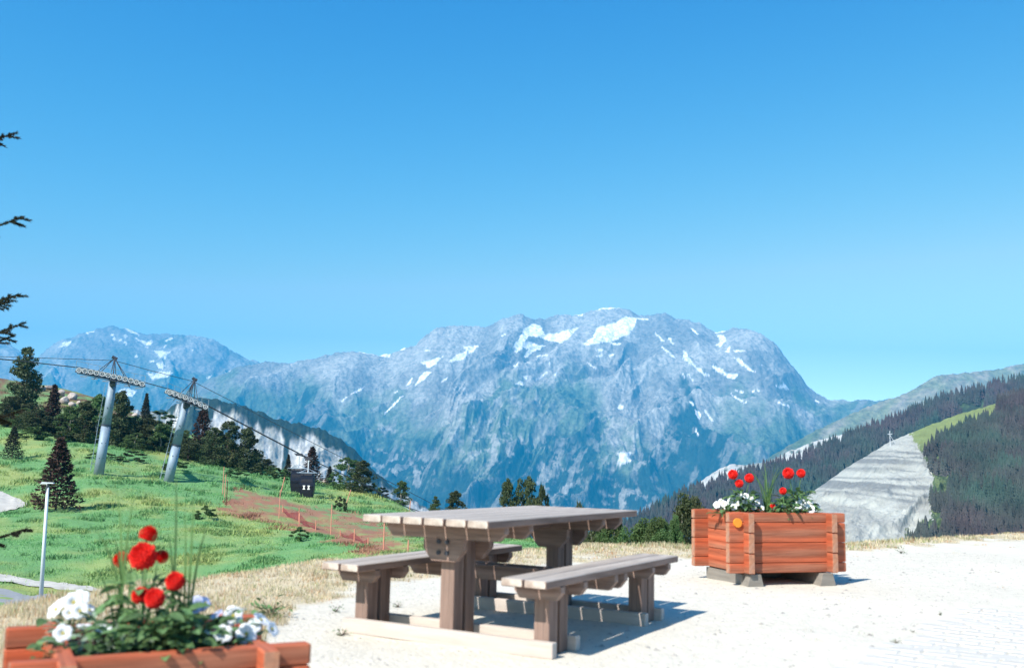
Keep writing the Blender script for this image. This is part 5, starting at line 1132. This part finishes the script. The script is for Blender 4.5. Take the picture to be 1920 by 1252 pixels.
cabin(579, 857, 577, 936, 0.0, 'front black gondola cabin, closer and lower, marked with two white hourglass signs')
cabin(561, 850, 556, 925, GAU, 'rear black gondola cabin half hidden behind the front one', False)

# ================================================================== SAFETY NETS
def net_fence(px, hts, label, matn='net', pm=None, nm='net_fence', lean=0):
    base = [hit(u, v, 30) for u, v in px]; e = empty(nm, base[0]); tag(e, label, 'net fence'); b0 = base[0]
    for p, h in zip(base, hts):
        hm_ = h*p.y/FPX; MB().tube([tuple(p-b0-Vector((0, 0, .2))), tuple(p-b0+Vector((lean*hm_, 0, hm_)))], .035, 6).build('pole', pm or M['net_pole'], e)
    for i in range(len(base)-1):
        a, b = base[i], base[i+1]; n = 10; vs_ = []; hn = (0.62*hts[i]*a.y/FPX, 0.62*hts[i+1]*b.y/FPX)
        for k in range(n+1):
            t = k/n; q = a+(b-a)*t; gq = on_ground(q.x, q.y)-b0; sag = 0.25*math.sin(PI*t); h_ = hn[0]*(1-t)+hn[1]*t
            for r_ in range(4): vs_.append((gq.x, gq.y+.05*math.sin(k*1.3+r_), gq.z+(h_-sag*.6)*r_/3+.03))
        fs = [(k*4+r_, (k+1)*4+r_, (k+1)*4+r_+1, k*4+r_+1) for k in range(n) for r_ in range(3)]
        MB().add(vs_, fs).build('net', M[matn], e)
    return e
net_fence([(424, 950), (523, 972), (561, 986), (620, 1001), (664, 1016), (719, 1030), (765, 1037)], [50, 52, 24, 54, 24, 56, 24], 'long orange safety net on poles along the lower edge of the bare soil')
net_fence([(417, 928), (421, 934), (424, 950)], [52, 44, 48], 'short pink net bunched between poles at the left end of the soil', 'net')
net_fence([(530, 960), (560, 978), (592, 992)], [14, 26, 16], 'dark red net heaped on the soil below the cabins', 'net_dense')
net_fence([(638, 1004), (664, 1012), (690, 1020)], [10, 20, 12], 'dark red net heaped on the soil near the table', 'net_dense')
for u0, v0, u1, v1, lab in ((525, 928, 534, 894, 'leaning orange pole left of the cabins'), (649, 942, 658, 918, 'leaning orange pole above the soil right of the cabins'), (767, 962, 770, 938, 'orange pole on the grass close to the tabletop'), (1012, 1022, 1016, 1000, 'orange pole seen under the tabletop')):
    p = hit(u0, v0, 30); q = at(u1, v1, p.y); o = MB().tube([(0, 0, -.2), tuple(q-p)], .05, 6).build('marker_pole', M['net_pole']); o.location = p; tag(o, lab, 'pole')

# ================================================================== UTILITY POLE ON THE SPUR
p = at(1669, 830, 622); hp = at(1669, 812, 622).z-p.z+5; e = empty('utility_pole', p-Vector((0, 0, 5))); tag(e, 'white utility pole on the crest of the bare scree', 'utility pole')
MB().tube([(0, 0, 0), (0, 0, hp+1.5)], .22, 6, .16).build('pole', M['lamp'], e); MB().tube([(0, 0, hp-1), (5, 0, 2)], .12, 4).build('stay', M['lamp'], e); MB().box((0, 0, hp-.5), (3.0, .3, .3)).build('crossbar', M['lamp'], e)
